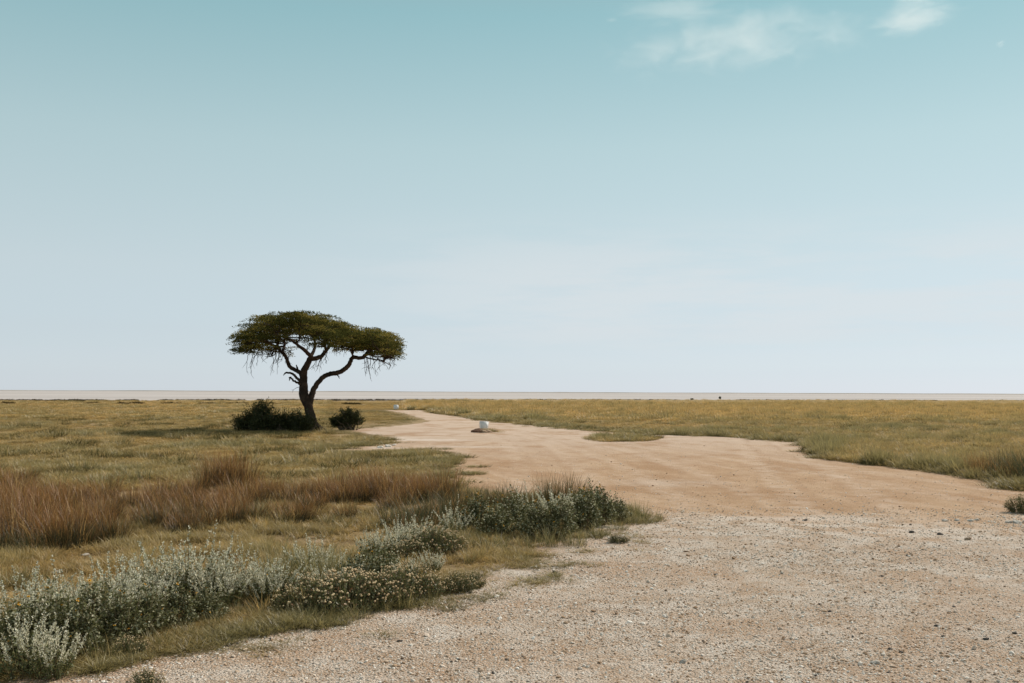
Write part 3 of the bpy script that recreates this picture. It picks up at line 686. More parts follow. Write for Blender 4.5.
# ------------------------------------------------------------------ dark bushes at its foot
def thicket(loc, w_, h_, d_, lumps, label, twigs=4):
    lumps = [(a * .92, b_, c_ * .85, d__ * .84) for a, b_, c_, d__ in lumps]
    root = empty('dark_bush', loc); tag(root, label, 'bush', 'dark bushes at the foot of the acacia')
    g = Geo(); st = Geo()
    for (lx, ly, lz, lr) in lumps:
        n = int(4200 * lr ** 1.7)
        d = rng.normal(0, 1, (n, 3)); d /= np.linalg.norm(d, axis=1, keepdims=True)
        q = rng.random(n) ** 0.4
        wob = 1 + 0.22 * np.sin(d[:, 0] * 6 + lx * 9) * np.cos(d[:, 2] * 5 + lz * 3) + 0.15 * rng.normal(0, 1, n) * (rng.random(n) < 0.25)
        P_ = d * (q * wob)[:, None] * np.array([lr * 1.05, lr, lr * 0.82]) + np.array([lx, ly, lz])
        P_ = P_[P_[:, 2] > 0.02]
        leaves(g, P_, rng.normal(0, 1, (len(P_), 3)) + np.array([0, 0, .5]), rng.uniform(.06, .12, len(P_)), rng.uniform(.03, .055, len(P_)))
        for k in range(26):
            dv = np.array([random.gauss(0, 1), random.gauss(0, 1), random.uniform(-.1, 1.6)]); dv /= np.linalg.norm(dv)
            n2 = 20; tt = rng.uniform(.7, random.uniform(1.1, 1.75), n2); Q_ = np.array([lx, ly, lz]) + dv * lr * tt[:, None] + rng.normal(0, .03, (n2, 3)); Q_[:, 2] = np.maximum(Q_[:, 2], .03)
            leaves(g, Q_, rng.normal(0, .8, (n2, 3)) + dv, rng.uniform(.06, .11, n2), rng.uniform(.025, .045, n2))
        for k in range(5):
            e = Vector((lx, ly, lz)) + Vector((random.gauss(0, lr * .5), random.gauss(0, lr * .5), random.uniform(0, lr * .9)))
            b0 = Vector((lx * .5 + random.gauss(0, .12), ly * .5, 0)); tube(st, *smooth_path([b0, b0.lerp(e, .5) + Vector((0, 0, .1)), e], [.035, .025, .01], 3, .015), 5)
    for k in range(twigs):
        x = random.uniform(-w_ * .5, w_ * .5); b0 = Vector((x, -d_ * .55, 0.0)); e = b0 + Vector((random.gauss(0, .35), random.gauss(-.1, .1), random.uniform(.2, .55)))
        tube(st, *smooth_path([b0, b0.lerp(e, .5) + Vector((.06, 0, 0)), e], [.022, .016, .006], 3, .02), 5)
    link('foliage', g.mesh('foliage', M_bush), None, root)
    link('stems', st.mesh('stems', M_dead), None, root)
    return root
pm = S_
thicket(G(264, 432), 3.4, 1.7, 1.0, [(-.95, 0, .5, .62), (-.4, .1, .85, .70), (-.15, .1, 1.2, .50), (.35, -.1, .6, .66), (.9, .1, .5, .6), (-.2, -.4, .42, .6), (-1.25, .1, .33, .42), (.6, -.3, .4, .5)], 'largest dark green bush with a raised hump, spreading beside the acacia trunk')
thicket(G(295, 432), 1.9, 1.0, .8, [(-.35, 0, .48, .58), (.2, .1, .6, .58), (.6, -.1, .42, .5), (.1, -.35, .38, .5), (-.75, 0, .4, .45)], 'low dark bush pressed against the acacia trunk, merging with the big humped bush', 5)
thicket(G(346, 430), 1.5, 1.1, .7, [(-.4, 0, .52, .40), (.02, .1, .88, .40), (.36, 0, .8, .42), (.66, 0, .5, .30), (-.66, .1, .34, .28), (.15, -.2, .35, .35)], 'small rounded dark bush standing apart from the trunk, close to the pale track', 6)

# ------------------------------------------------------------------ plants of the verge
def make_tussock(seed, n=300, r=.20, h=.62, mat=None, lean=.42, wid=.0075):
    g = Geo(); b_, a = disc(n, r); a = a + rng.normal(0, .9, n); rr = np.linalg.norm(b_, axis=1) / r
    blades(g, b_, a, h * rng.uniform(.35, 1.15, n) * (1 - .25 * rr * rng.random(n)), lean * (.15 + rr) * rng.uniform(.3, 1.4, n), .55 * rng.random(n), wid * rng.uniform(.6, 1.3, n), 4)
    return g.mesh('grass_tussock', mat)
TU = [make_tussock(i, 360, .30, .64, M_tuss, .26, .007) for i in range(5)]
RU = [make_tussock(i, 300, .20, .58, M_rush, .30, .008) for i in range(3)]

def tussock(x, y, s, label, group=None, rush=False, hs=1.0):
    me = random.choice(RU if rush else TU)
    o = link('rush_clump' if rush else 'grass_tussock', me)
    o.location = G(x, y); o.rotation_euler = (random.gauss(0, .06), random.gauss(0, .06), random.random() * 6.28)
    o.scale = (s, s, s * hs * random.uniform(.88, 1.1)); tag(o, label, 'grass tussock' if not rush else 'rush clump', group); return o

def fill_poly(poly, step):
    """jittered points of the photograph inside a polygon"""
    P_ = np.array(poly, float); lo = P_.min(0); hi = P_.max(0); out = []
    y = lo[1]
    while y <= hi[1]:
        sx = step * (y - 392) / 120.0; x = lo[0] + random.random() * sx
        while x <= hi[0]:
            q = (x + random.gauss(0, sx * .22), y + random.gauss(0, sx * .06))
            if inside(np.array([q]), P_)[0]: out.append(q)
            x += sx
        y += step * .20 * ((y - 392) / 120.0)
    return out
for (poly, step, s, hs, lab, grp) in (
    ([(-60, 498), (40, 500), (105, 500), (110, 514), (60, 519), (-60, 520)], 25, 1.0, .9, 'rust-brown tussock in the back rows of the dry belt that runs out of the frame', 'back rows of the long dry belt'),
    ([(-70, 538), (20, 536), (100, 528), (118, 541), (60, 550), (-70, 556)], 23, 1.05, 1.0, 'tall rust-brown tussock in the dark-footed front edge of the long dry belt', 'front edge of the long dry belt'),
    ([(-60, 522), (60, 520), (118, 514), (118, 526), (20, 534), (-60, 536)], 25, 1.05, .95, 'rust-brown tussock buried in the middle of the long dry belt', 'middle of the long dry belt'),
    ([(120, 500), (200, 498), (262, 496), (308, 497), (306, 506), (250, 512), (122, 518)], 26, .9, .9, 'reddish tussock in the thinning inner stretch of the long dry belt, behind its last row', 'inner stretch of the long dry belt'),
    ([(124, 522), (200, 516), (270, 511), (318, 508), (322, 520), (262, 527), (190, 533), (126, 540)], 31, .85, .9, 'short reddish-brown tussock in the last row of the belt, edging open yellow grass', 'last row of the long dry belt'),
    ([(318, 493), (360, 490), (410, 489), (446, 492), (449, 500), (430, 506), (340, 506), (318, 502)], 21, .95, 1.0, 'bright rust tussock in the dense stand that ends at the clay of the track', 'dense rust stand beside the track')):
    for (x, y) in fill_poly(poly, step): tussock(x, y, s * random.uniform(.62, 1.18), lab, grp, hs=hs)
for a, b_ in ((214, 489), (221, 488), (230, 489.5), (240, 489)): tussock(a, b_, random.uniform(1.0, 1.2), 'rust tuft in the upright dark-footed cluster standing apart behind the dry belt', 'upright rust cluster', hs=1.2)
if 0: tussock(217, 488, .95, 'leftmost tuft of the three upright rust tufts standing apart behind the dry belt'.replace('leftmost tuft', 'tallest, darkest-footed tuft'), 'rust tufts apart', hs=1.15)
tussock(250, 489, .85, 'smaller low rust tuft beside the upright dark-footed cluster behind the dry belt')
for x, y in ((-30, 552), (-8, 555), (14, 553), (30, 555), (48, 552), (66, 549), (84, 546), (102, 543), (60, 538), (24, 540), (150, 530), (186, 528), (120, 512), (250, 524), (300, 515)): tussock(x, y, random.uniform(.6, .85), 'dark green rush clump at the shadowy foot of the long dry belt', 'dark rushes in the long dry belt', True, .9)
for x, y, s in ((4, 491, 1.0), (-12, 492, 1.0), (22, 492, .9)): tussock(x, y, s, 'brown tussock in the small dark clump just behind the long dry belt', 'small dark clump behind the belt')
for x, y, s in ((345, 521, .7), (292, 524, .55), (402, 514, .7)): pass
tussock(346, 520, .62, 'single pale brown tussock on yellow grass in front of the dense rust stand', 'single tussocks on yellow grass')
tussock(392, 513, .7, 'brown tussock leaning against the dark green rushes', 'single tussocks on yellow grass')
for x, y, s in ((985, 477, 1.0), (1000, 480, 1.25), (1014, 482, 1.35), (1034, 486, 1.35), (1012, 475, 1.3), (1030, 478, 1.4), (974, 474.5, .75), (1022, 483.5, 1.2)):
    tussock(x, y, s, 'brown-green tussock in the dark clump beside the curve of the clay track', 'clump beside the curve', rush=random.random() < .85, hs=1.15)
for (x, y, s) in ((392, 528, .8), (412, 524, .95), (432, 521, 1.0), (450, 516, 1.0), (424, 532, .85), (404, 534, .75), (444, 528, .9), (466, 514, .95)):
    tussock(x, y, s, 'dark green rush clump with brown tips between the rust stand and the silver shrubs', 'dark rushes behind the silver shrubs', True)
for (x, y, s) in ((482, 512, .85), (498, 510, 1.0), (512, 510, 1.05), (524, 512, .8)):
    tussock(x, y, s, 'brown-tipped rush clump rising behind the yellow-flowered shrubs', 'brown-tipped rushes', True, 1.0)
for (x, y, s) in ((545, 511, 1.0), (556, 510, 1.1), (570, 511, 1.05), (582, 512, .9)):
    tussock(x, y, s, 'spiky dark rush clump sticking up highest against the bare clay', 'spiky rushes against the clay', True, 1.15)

# silver shrub: many upright stems set with narrow grey leaves
def make_silver(seed):
    root = empty('silver_shrub'); g = Geo(); lo = Geo(); st = Geo()
    ns = 36
    for k in range(ns):
        a = random.random() * 6.283; q = math.sqrt(random.random()); r0 = .15 * q
        h_ = random.uniform(.42, .68) * (1 - .25 * q) * (1.25 if random.random() < .08 else 1); lean = .10 + .42 * q
        b0 = np.array([r0 * math.cos(a), r0 * math.sin(a), 0]); dr = np.array([math.cos(a) * lean, math.sin(a) * lean, 1.0]); dr /= np.linalg.norm(dr)
        bend = np.array([random.gauss(0, .05), random.gauss(0, .05), 0])
        ts = np.linspace(0, 1, 5); pts = [b0 + dr * h_ * t_ + bend * t_ * t_ for t_ in ts]
        tube(st, pts, [.004, .0035, .003, .0025, .0015], 4)
        n = 46; tt = rng.uniform(.5, 1.0, n); P_ = b0 + dr * (h_ * tt)[:, None] + bend * (tt * tt)[:, None]
        D_ = rng.normal(0, 1, (n, 3)); D_[:, 2] = np.abs(D_[:, 2]) * .6 + .45
        leaves(g, P_, D_, rng.uniform(.020, .042, n) * (1.25 - .6 * tt), rng.uniform(.009, .016, n))
        n = 26; tt = rng.uniform(.05, .6, n); P_ = b0 + dr * (h_ * tt)[:, None]
        D_ = rng.normal(0, 1, (n, 3)); leaves(lo, P_, D_, rng.uniform(.03, .055, n), rng.uniform(.012, .02, n))
    link('silver_leaves', g.mesh('silver_leaves', M_silver), None, root); link('lower_leaves', lo.mesh('lower_leaves', M_silver_low), None, root); link('stems', st.mesh('stems', M_stem), None, root)
    return root
def flower_mesh(r):
    g = Geo(); n = 9
    for k in range(n):
        a = 2 * math.pi * k / n; d = np.array([math.cos(a), math.sin(a), .25]); s_ = np.array([-math.sin(a), math.cos(a), 0])
        g.add([d * r * .15, d * r * .6 + s_ * r * .27, d * r, d * r * .6 - s_ * r * .27], [(0, 1, 2, 3)])
    return g.mesh('flower', M_yellow)
FL = flower_mesh(.018)
def cone_mesh():
    bm = bmesh.new(); bmesh.ops.create_icosphere(bm, subdivisions=1, radius=.008); me = bpy.data.meshes.new('flower_head'); bm.to_mesh(me); bm.free(); me.materials.append(M_yellowc); return me
FC = cone_mesh()
def make_yellow(seed):
    root = empty('flowering_shrub'); g = Geo(); st = Geo()
    tips = []
    for k in range(60):
        a = random.random() * 6.283; q = math.sqrt(random.random()); e = np.array([.34 * q * math.cos(a), .30 * q * math.sin(a), .12 + (.38 * (1 - q ** 2.2)) * random.uniform(.75, 1.15)])
        b0 = np.array([e[0] * .25, e[1] * .25, 0]); tube(st, [b0, (b0 + e) / 2 + np.array([0, 0, .04]), e], [.005, .004, .002], 4)
        n = 30; tt = rng.uniform(.3, 1.0, n) ** .7; P_ = b0 + (e - b0) * tt[:, None] + rng.normal(0, .018, (n, 3)); P_[:, 2] = np.maximum(P_[:, 2], .01)
        D_ = rng.normal(0, 1, (n, 3)); D_[:, 2] = D_[:, 2] * .6 + .3
        leaves(g, P_, D_, rng.uniform(.026, .05, n), rng.uniform(.014, .026, n)); tips.append(e)
    link('foliage', g.mesh('foliage', M_green), None, root); link('stems', st.mesh('stems', M_stem), None, root)
    tips = sorted(tips, key=lambda e: e[1] - e[2] * 1.2)[:26]
    for e in random.sample(tips, 5):
        f = link('flower', FL, None, root); f.location = e + np.array([random.gauss(0, .02), -.025, .022]); f.rotation_euler = (random.uniform(.1, .9), random.gauss(0, .4), random.random() * 6); s_ = random.uniform(.75, 1.15); f.scale = (s_, s_, s_)
        h_ = link('flower_head', FC, None, f); h_.location = (0, 0, .004)
    return root
def make_herb(seed):
    root = empty('beige_flowered_bush'); g = Geo(); fl = Geo(); st = Geo()
    bm = bmesh.new(); bmesh.ops.create_icosphere(bm, subdivisions=1, radius=1.0)
    iv = np.array([v.co[:] for v in bm.verts]); it = np.array([[v.index for v in f.verts] for f in bm.faces]); bm.free()
    for k in range(95):
        a = random.random() * 6.283; q = math.sqrt(random.random()); e = np.array([.36 * q * math.cos(a), .28 * q * math.sin(a), .07 + .20 * (1 - q ** 2.5) * random.uniform(.75, 1.15)])
        b0 = np.array([e[0] * .45, e[1] * .45, 0]); tube(st, [b0, (b0 + e) / 2 + np.array([0, 0, .02]), e], [.0035, .003, .0015], 4)
        n = 22; tt = rng.uniform(.15, .95, n); P_ = b0 + (e - b0) * tt[:, None] + rng.normal(0, .015, (n, 3)); P_[:, 2] = np.maximum(P_[:, 2], .008)
        leaves(g, P_, rng.normal(0, 1, (n, 3)) + np.array([0, 0, .3]), rng.uniform(.022, .04, n), rng.uniform(.009, .016, n))
        for j in range(random.choice((1, 1, 2))):
            c_ = e + np.array([random.gauss(0, .014), random.gauss(0, .014), .008 + random.uniform(0, .015)]); r_ = random.uniform(.0075, .0125)
            fl.add(iv * np.array([r_, r_, r_ * .75]) + c_, None, it)
    link('foliage', g.mesh('foliage', M_herb), None, root); link('stems', st.mesh('stems', M_stem), None, root)
    tag(link('flower_heads', fl.mesh('flower_heads', M_beige), None, root), kind='stuff')
    return root
PROTO = {'s': [make_silver(i) for i in range(3)], 'y': [make_yellow(i) for i in range(3)], 'h': [make_herb(i) for i in range(3)]}
USED = {}
def plant(kind, x, y, s, label, group, sz=1.0):
    i = len([1 for k in USED if k[0] == kind]) ; v = random.randrange(3)
    pr = PROTO[kind][v]
    if (kind, v) in USED: o = copy_tree(pr)
    else: o = pr; USED[(kind, v)] = 1
    o.location = G(x, y); o.rotation_euler = (0, 0, random.random() * 6.28 if kind == 's' else random.gauss(0, .5)); o.scale = (s, s, s * sz)
    tag(o, label, {'s': 'shrub', 'y': 'flowering shrub', 'h': 'low bush'}[kind], group); return o
SG = 'silver shrubs along the track'; YG = 'yellow-flowered shrubs along the track'; HG = 'beige-flowered bushes along the track'
A_ = [ # silver: x, y base, scale, label
 (8, 645, .95, 'pale silver shrub cut by the picture edge, level with the big yellow-flowered thicket'), (22, 676, .85, 'silver shrub standing lowest in the picture, its stems cut by the frame'), (52, 678, .75, 'narrow silver shrub beside the lowest one, at the edge of the pale gravel'),
 (30, 628, .95, 'silver shrub rising behind the yellow-flowered thicket at the picture corner'), (85, 625, .85, 'silver shrub with short spikes between two dark flowering shrubs, next to the corner'), (108, 618, 1.0, 'silver shrub of fine pale spikes just before the tall pair'),
 (135, 612, 1.0, 'broad silver shrub in the middle of the long silver row'), (160, 608, .95, 'silver shrub half hidden behind dark leaves beside the tallest one'),
 (183, 606, 1.25, 'tallest silver shrub, with a single pale spire above all others'), (205, 605, 1.1, 'silver shrub leaning out beside the tallest spire'), (226, 603, 1.0, 'silver shrub with drooping pale sprays beside the mown-looking grass strip'), (250, 602, .95, 'last silver shrub of the long row, before the green gap'),
 (262, 607, .7, 'small silver shrub at the row end, with beige flowers at its foot'), (311, 580, .9, 'greenish silver shrub standing alone in tall grass'), (330, 578, .7, 'small greenish spike shrub beside the lone one in tall grass'),
 (374, 562, .85, 'dense whitish silver shrub behind the round beige-flowered bush'), (388, 558, .8, 'whitish silver shrub touching the dark rushes'), (404, 552, .9, 'silver shrub with tallest spikes above the round beige-flowered bush'), (424, 548, .85, 'silver shrub at the end of the short whitish row'),
 (455, 536, .9, 'thin silver shrub between rushes and the yellow-flowered shrubs'), (530, 524, 1.05, 'silver shrub rising from the middle of the yellow-flowered shrubs'), (556, 522, 1.1, 'broad silver shrub crowning the shrub mass near its point'), (572, 523, 1.0, 'last silver shrub toward the point of the shrub mass')]
for a in A_: plant('s', a[0], a[1], a[2] * (.90 if a[0] < 240 else .84), a[3], SG)
A2 = [(322, 600, .62, 'small silver sprig behind the second bush of the low hedge'), (350, 596, .6, 'small silver sprig between the low hedge and the ringed flowering shrub'), (404, 588, .6, 'small silver sprig behind the gravel end of the low hedge'), (432, 575, .5, 'smallest silver sprig, alone on the grass between hedge and round clump'), (272, 606, .8, 'silver shrub bridging the end of the long row and the low hedge'), (218, 612, .8, 'low silver shrub in front of the drooping pale sprays'), (66, 640, .9, 'silver shrub poking out of the dark flowering thicket at the corner'), (118, 632, .8, 'silver shrub among the dark shrubs beside bare gravel'), (150, 622, .8, 'silver shrub in the dark gap below the middle of the row')]
for a in A2: plant('s', a[0], a[1], a[2], a[3], SG)
B_ = [(48, 652, 1.25, 'large dark yellow-flowered shrub at the picture corner'), (78, 655, 1.0, 'dark flowering shrub with one orange-leaved sprig at its foot'), (92, 640, 1.1, 'dark flowering shrub behind the gravel verge with a bright flower on top'), (122, 645, 1.0, 'leafy dark flowering shrub beside bare gravel near the corner'), (148, 637, 1.0, 'dark flowering shrub in front of the middle of the silver row'), (20, 660, 1.0, 'dark flowering shrub between the two lowest silver shrubs'),
      (178, 628, .9, 'low dark flowering shrub before the tallest silver shrub'), (206, 622, .75, 'low dark flowering shrub at the edge of the short grass strip'), (277, 604, .65, 'small flowering shrub in the gap after the silver row'), (363, 592, .95, 'flowering shrub ringed by beige-flowered bushes'), (384, 587, .85, 'flowering shrub behind the beige-flowered bushes, next to the whitish row'),
      (478, 533, 1.1, 'first yellow-flowered shrub of the mass beside the thin silver shrub'), (497, 537, 1.0, 'yellow-flowered shrub with grey leaves spreading onto short grass'), (512, 528, 1.15, 'tall yellow-flowered shrub before the brown-tipped rushes'), (535, 538, 1.0, 'yellow-flowered shrub low in the middle of the mass'), (560, 538, 1.1, 'widest yellow-flowered shrub, facing the pale gravel'), (584, 531, 1.2, 'dark yellow-flowered shrub behind the widest one, near the point'), (600, 525, 1.15, 'dark green flowering shrub second from the point of the mass'), (616, 522, .85, 'last flowering shrub at the very point of the mass'), (590, 519, 1.15, 'dark shrub showing over the point of the mass, against the clay')]
for a in B_: plant('y', a[0], a[1], a[2] * (.78 if a[0] < 240 else .95), a[3], YG)
M_tall = foliage_mat('tall_green_grass', (0.10, 0.105, 0.038), (0.30, 0.26, 0.11), var=((0.46, 0.36, 0.17), 0.75), ramp=(.1, .9), trans=.4)
TG = [make_tussock(i, 170, .22, .42, M_tall, .35, .006) for i in range(3)]
def tall(x, y, s_, label, group):
    o = link('tall_grass', random.choice(TG)); o.location = G(x, y); o.rotation_euler = (0, 0, random.random() * 6.28); o.scale = (s_, s_, s_ * random.uniform(.8, 1.2)); tag(o, label, 'grass tuft', group, 'thing')
for x, y in ((272, 585), (286, 588), (298, 582), (316, 590), (326, 586), (340, 583), (282, 574), (304, 572), (322, 570), (346, 574)): tall(x, y, random.uniform(.85, 1.15), 'loose tall green grass filling the green gap around the lone silver shrub', 'tall grass in the green gap')
for x, y in ((70, 610), (48, 618), (98, 605), (124, 600), (18, 628), (150, 598), (-5, 632), (240, 594), (262, 594)): tall(x, y, random.uniform(.7, 1.0), 'tall thin grass poking up behind the long silver row', 'tall grass behind the silver row')
for x, y in ((455, 548), (468, 546), (488, 548), (505, 550), (528, 548), (550, 546), (445, 542), (600, 536), (618, 530), (632, 524), (640, 520), (575, 546)): tall(x, y, random.uniform(.55, .8), 'short green grass tuft along the foot of the yellow-flowered mass', 'green tufts at the foot of the flowered mass')
for x, y in ((62, 668), (100, 660), (128, 655), (160, 646), (185, 638), (215, 628), (240, 618), (262, 620), (285, 622), (305, 622), (330, 621), (355, 618), (380, 612), (402, 608), (430, 602)): tall(x, y, random.uniform(.35, .6), 'low green tuft on the strip between shrubs and pale gravel', 'low tufts on the verge strip')
C_ = [(293, 613, .9, 'first beige-flowered bush of the long low hedge, beside a reddish sprig'), (318, 612, 1.0, 'beige-flowered bush second in the long low hedge'), (343, 611, 1.05, 'beige-flowered bush in the middle of the low hedge, with the palest heads'), (366, 607, 1.0, 'beige-flowered bush in front of the ringed flowering shrub'), (390, 604, 1.0, 'beige-flowered bush over the gravel edge in the low hedge'), (412, 598, .9, 'beige-flowered bush near the thin end of the low hedge'), (432, 594, .75, 'small beige-flowered bush where the low hedge thins out'),
      (428, 556, 1.0, 'round beige-flowered bush below the whitish silver row'), (449, 554, .9, 'beige-flowered bush forming the dark end of the round clump'), (458, 592, .6, 'tiny beige-flowered bush out on the grass tongue'), (473, 588, .55, 'last tiny bush on the grass tongue, touching gravel'), (408, 560, .75, 'beige-flowered bush tucked under the whitish silver shrub'),
      (618, 543, .55, 'small dusty cushion bush alone on the bare gravel'), (146, 689, .4, 'small leafy cushion cut by the lower picture edge'), (300, 600, .7, 'beige-flowered bush behind the start of the low hedge'), (130, 655, .55, 'sparse little bush on bare gravel below the dark shrubs'), (1020, 513, .8, 'green cushion bush over white stones, cut by the picture edge')]
for a in C_: plant('h', a[0], a[1], a[2] * random.uniform(.8, 1.15), a[3], HG, random.uniform(.85, 1.4))

# ------------------------------------------------------------------ marker blocks, rocks, stones
def marker(x, y, w_, h_, d_, round_, label):
    bm = bmesh.new(); bmesh.ops.create_cube(bm, size=1.0)
    bmesh.ops.bevel(bm, geom=bm.edges[:], offset=round_, segments=3, affect='EDGES')
    bmesh.ops.subdivide_edges(bm, edges=bm.edges[:], cuts=1, use_grid_fill=True)
    for v in bm.verts:
        p = v.co; k = 1 + .10 * (p.z + .5) - .05
        n_ = noise.noise(p * 2.2 + Vector((x, y, 0))) * .03
        v.co = Vector((p.x * w_ * (k + n_), p.y * d_ * (k + n_), (p.z + .5 + n_ * .5) * h_ - .03))
    me = bpy.data.meshes.new('marker_stone'); bm.to_mesh(me); bm.free(); me.materials.append(M_white)
    for p_ in me.polygons: p_.use_smooth = True
    o = link('marker_stone', me); o.location = G(x, y); o.rotation_euler = (0, .03, .35); tag(o, label, 'marker stone', 'white marker stones'); return o
mk = G(483.8, 430.2)
marker(483.8, 430.2, .39, .50, .36, .06, 'white painted block set on a little mound in the middle of the track')
marker(396, 409.8, .50, .60, .45, .13, 'rounded white stone far off beside the bend of the track')
# the mound under the block: earth with rocks and dry grass on it
bm = bmesh.new(); bmesh.ops.create_icosphere(bm, subdivisions=3, radius=1.0)
for v in bm.verts:
    p = v.co; n_ = 1 + .25 * noise.noise(p * 2.0); v.co = Vector((p.x * .62 * n_, p.y * .55 * n_, max(-.05, p.z * .13 * n_)))
me = bpy.data.meshes.new('earth_mound'); bm.to_mesh(me); bm.free()
o = link('earth_mound', me, M_soil); o.location = G(484.5, 430.9); tag(o, kind='structure')
RK = {k: [rock_mesh('stone', m_, 11 + i * 3 + j, 2, .32, .62) for i in range(3)] for j, (k, m_) in enumerate((('w', M_rockw), ('t', M_rockt), ('d', M_rockd), ('r', M_rockr)))}
def stone(x, y, s, k, label, group, sx=1.3):
    if k == 'd': s *= .72
    if k == 'w' and s > .05: s *= .62
    o = link('stone', random.choice(RK[k])); o.location = G(x, y) + Vector((0, 0, .004 + s * .25)); o.scale = (s * sx, s, s * random.uniform(.75, 1.05)); o.rotation_euler = (random.gauss(0, .15), random.gauss(0, .15), random.random() * .9 - .45)
    tag(o, label, 'stone', group)
RG = 'rocks around the white block'
stone(475.8, 432.4, .24, 'r', 'dark red rock at the foot of the white block, darkest of the mound', RG)
stone(479.4, 432.6, .2, 'r', 'smaller red-brown rock wedged next to the dark red one', RG)
stone(484.5, 432.8, .17, 't', 'flat tan rock directly in front of the white block', RG)
stone(488.5, 432.6, .17, 't', 'tan rock at the sunny foot of the white block', RG)
stone(495.5, 431.8, .10, 't', 'last low tan rock at the thin end of the mound', RG)
SGp = 'stones lying on the track'
for a in ((683, 663, .028, 'w', 'small white stone lying on coarse gravel at the lower frame edge'), (400, 642, .026, 'd', 'blue-grey stone alone on the pale gravel below the low hedge'), (986, 640, .030, 'd', 'blackest stone of the dark pebble scatter close to the camera'), (943, 637, .022, 'd', 'dark pebble just before the blackest stone'),
          (890, 650, .022, 'd', 'dark stone at the start of the dark pebble scatter'), (901, 653, .022, 'd', 'dark stone lying close beside the first of the dark scatter'), (1015, 634, .024, 'd', 'dark stone at the end of the dark pebble scatter'), (876, 664, .030, 'w', 'white flattish stone below the dark pebble scatter'), (555, 573, .035, 'd', 'dark stone near the tip of the grass tongue'), (536, 579, .028, 'd', 'dark stone between two small grass patches at the gravel edge'),
          (820, 605, .022, 'd', 'grey stone halfway across the open gravel'), (716, 575, .028, 'd', 'grey stone in the pale middle of the gravel'), (945, 521.5, .07, 'w', 'first pale stone of the row along the clay edge'), (957, 521, .06, 'w', 'pale stone lying a little behind the row along the clay edge'), (971, 521.5, .065, 'w', 'double-humped pale stone of the row along the clay edge'), (977, 520.5, .06, 'w', 'small pale stone touching the double-humped one'),
          (1009, 523, .08, 'w', 'white stone at the foot of the green cushion bush'), (1017, 523.5, .09, 'w', 'broadest white stone under the green cushion bush'), (1026, 523, .08, 'w', 'white stone half outside the frame under the green cushion bush'),
          (793, 520.5, .04, 't', 'tan stone on the pale seam between clay and gravel'), (805, 521, .05, 'd', 'dark stone on the pale seam between clay and gravel'), (912, 533, .05, 'd', 'dark stone beside the white salt crust'), (940, 535, .05, 'd', 'dark stone under the white salt crust'), (968, 540, .045, 't', 'brown stone below the second salt crust'),
          (380, 448, .16, 'w', 'pale block in the bare gap of the grass near the bend'), (388, 447, .18, 'w', 'palest block in the bare gap of the grass near the bend'), (394, 445.5, .13, 'w', 'small pale stone at the end of the bare gap'), (55, 574, .05, 'w', 'white flat stone in the short yellow grass before the dry belt'), (85, 556, .04, 'w', 'small white stone at the foot of the dry belt'), (61, 573, .035, 't', 'tan stone touching the white flat one in yellow grass')):
    stone(*a, SGp)

# two far shrubs on the pan's edge
for x, y, w_, h_, lab in ((720, 400.2, .7, 1.05, 'small upright dark shrub far out at the rim of the white pan'), (692, 400.2, 1.0, .5, 'low dark shrub far out at the rim of the white pan, flatter than its neighbour')):
    root = empty('far_shrub', G(x, y)); tag(root, lab, 'shrub', 'dark shrubs far out on the pan')
    g = Geo(); n = 500; d = rng.normal(0, 1, (n, 3)); d /= np.linalg.norm(d, axis=1, keepdims=True); P_ = d * (rng.random(n) ** .4)[:, None] * np.array([w_ * .5, w_ * .5, h_ * .35]) + np.array([0, 0, h_ * .65])
    leaves(g, P_, rng.normal(0, 1, (n, 3)), .14, .08); st = Geo(); tube(st, [(0, 0, -.05), (.04, 0, h_ * .4), (0, 0, h_ * .8)], [.07, .05, .02], 6)
    link('crown', g.mesh('crown', M_bush), None, root); link('trunk', st.mesh('trunk', M_bark), None, root)

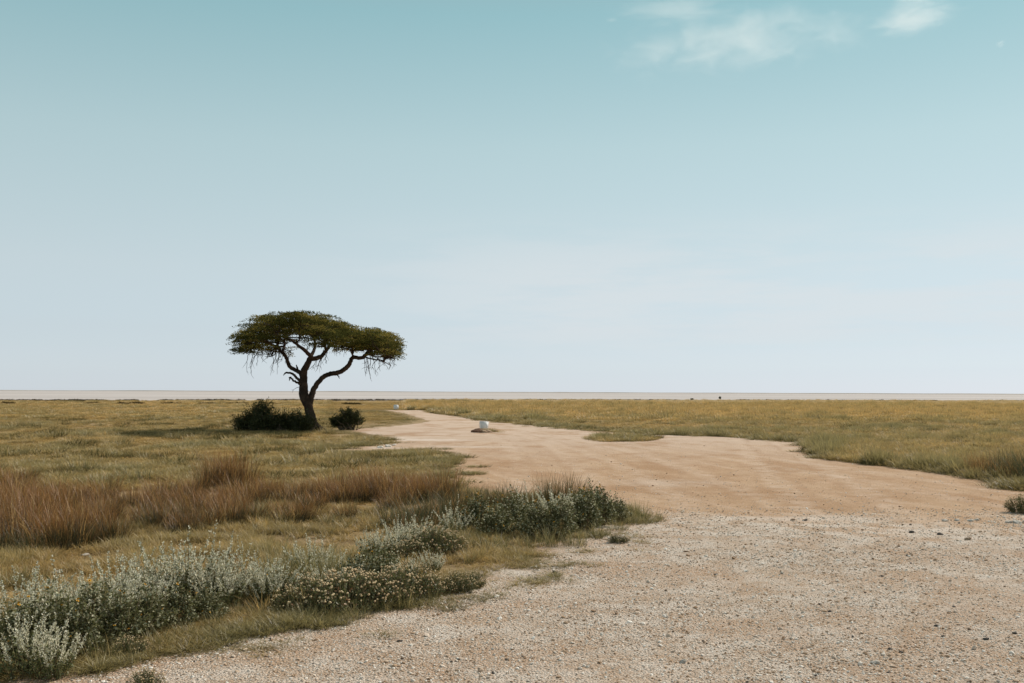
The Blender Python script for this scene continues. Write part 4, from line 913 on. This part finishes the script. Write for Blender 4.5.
# ------------------------------------------------------------------ clouds: real volumes high up
def cloud(x, y, wpx, hpx, dist, dens, seed, label, stretch=(2.2, 2.2, 4.0), tilt=0.0):
    d = ray(x, y).normalized() * dist
    m, t = new_mat('cloud_vapour')
    p = t.a('ShaderNodeTexCoord').outputs['Object']
    ln = t.a('ShaderNodeVectorMath', {0: p}, operation='LENGTH').outputs['Value']
    nz_ = t.noise(t.mapping(p, stretch, (0, .25, 0), (seed * 3.1, seed * 1.3, seed)), 1.0, 8, .68, .8)
    fall = t.math('SUBTRACT', 1.0, t.smooth(ln, .0, 1.0))
    v = t.smooth(t.math('ADD', nz_, t.math('MULTIPLY', t.math('SUBTRACT', fall, 1.0), .42)), .24, .52)
    den = t.math('MULTIPLY', t.math('MULTIPLY', v, t.math('POWER', fall, .5)), dens)
    vol = t.a('ShaderNodeVolumePrincipled', {'Color': (1, 1, 1, 1), 'Density': den, 'Anisotropy': .3})
    t.l.new(vol.outputs[0], t.a('ShaderNodeOutputMaterial').inputs[1])
    bm = bmesh.new(); bmesh.ops.create_icosphere(bm, subdivisions=4, radius=1.0); me = bpy.data.meshes.new('cloud'); bm.to_mesh(me); bm.free(); me.materials.append(m)
    o = link('cloud', me); o.location = d + Vector((0, 0, H)); o.scale = (wpx / 2 * dist / F, wpx / 3 * dist / F, hpx / 2 * dist / F); o.rotation_euler = (0, tilt, math.atan2(-d.x, d.y))
    tag(o, label, 'cloud', 'thin clouds high in the sky')
cloud(738, 41, 450, 44, 3000, .0024, 1, 'long thin veil-like cloud, widest of all the clouds', (7.0, 3.5, 2.0), -.03)
cloud(676, 10, 190, 34, 3000, .003, 2, 'faint wisp above the long veil-like cloud')
cloud(912, 19, 140, 50, 3000, .0050, 3, 'brightest puffy cloud near the top edge of the sky', (2.4, 2.0, 2.2), -.08)
cloud(913, -1, 76, 28, 3000, .005, 5, 'small puff cut by the top picture edge above the brightest cloud')
cloud(1000, 44, 16, 12, 3000, .010, 4, 'tiny slanting speck of cloud, smallest in the sky', (1.5, 1.5, 1.5), -.6)
cloud(612, 20, 24, 9, 3000, .006, 6, 'tiny faint shred of cloud apart from the long veil')

# ------------------------------------------------------------------ render settings
sc.view_settings.view_transform = 'Standard'; sc.view_settings.look = 'None'; sc.view_settings.exposure = 0.03; sc.view_settings.gamma = 1.0
sc.render.engine = 'CYCLES'
sc.cycles.use_denoising = True
sc.cycles.max_bounces = 6; sc.cycles.diffuse_bounces = 3; sc.cycles.transmission_bounces = 4; sc.cycles.volume_bounces = 1
sc.cycles.volume_step_rate = 0.5; sc.cycles.volume_max_steps = 160
bpy.context.view_layer.update()
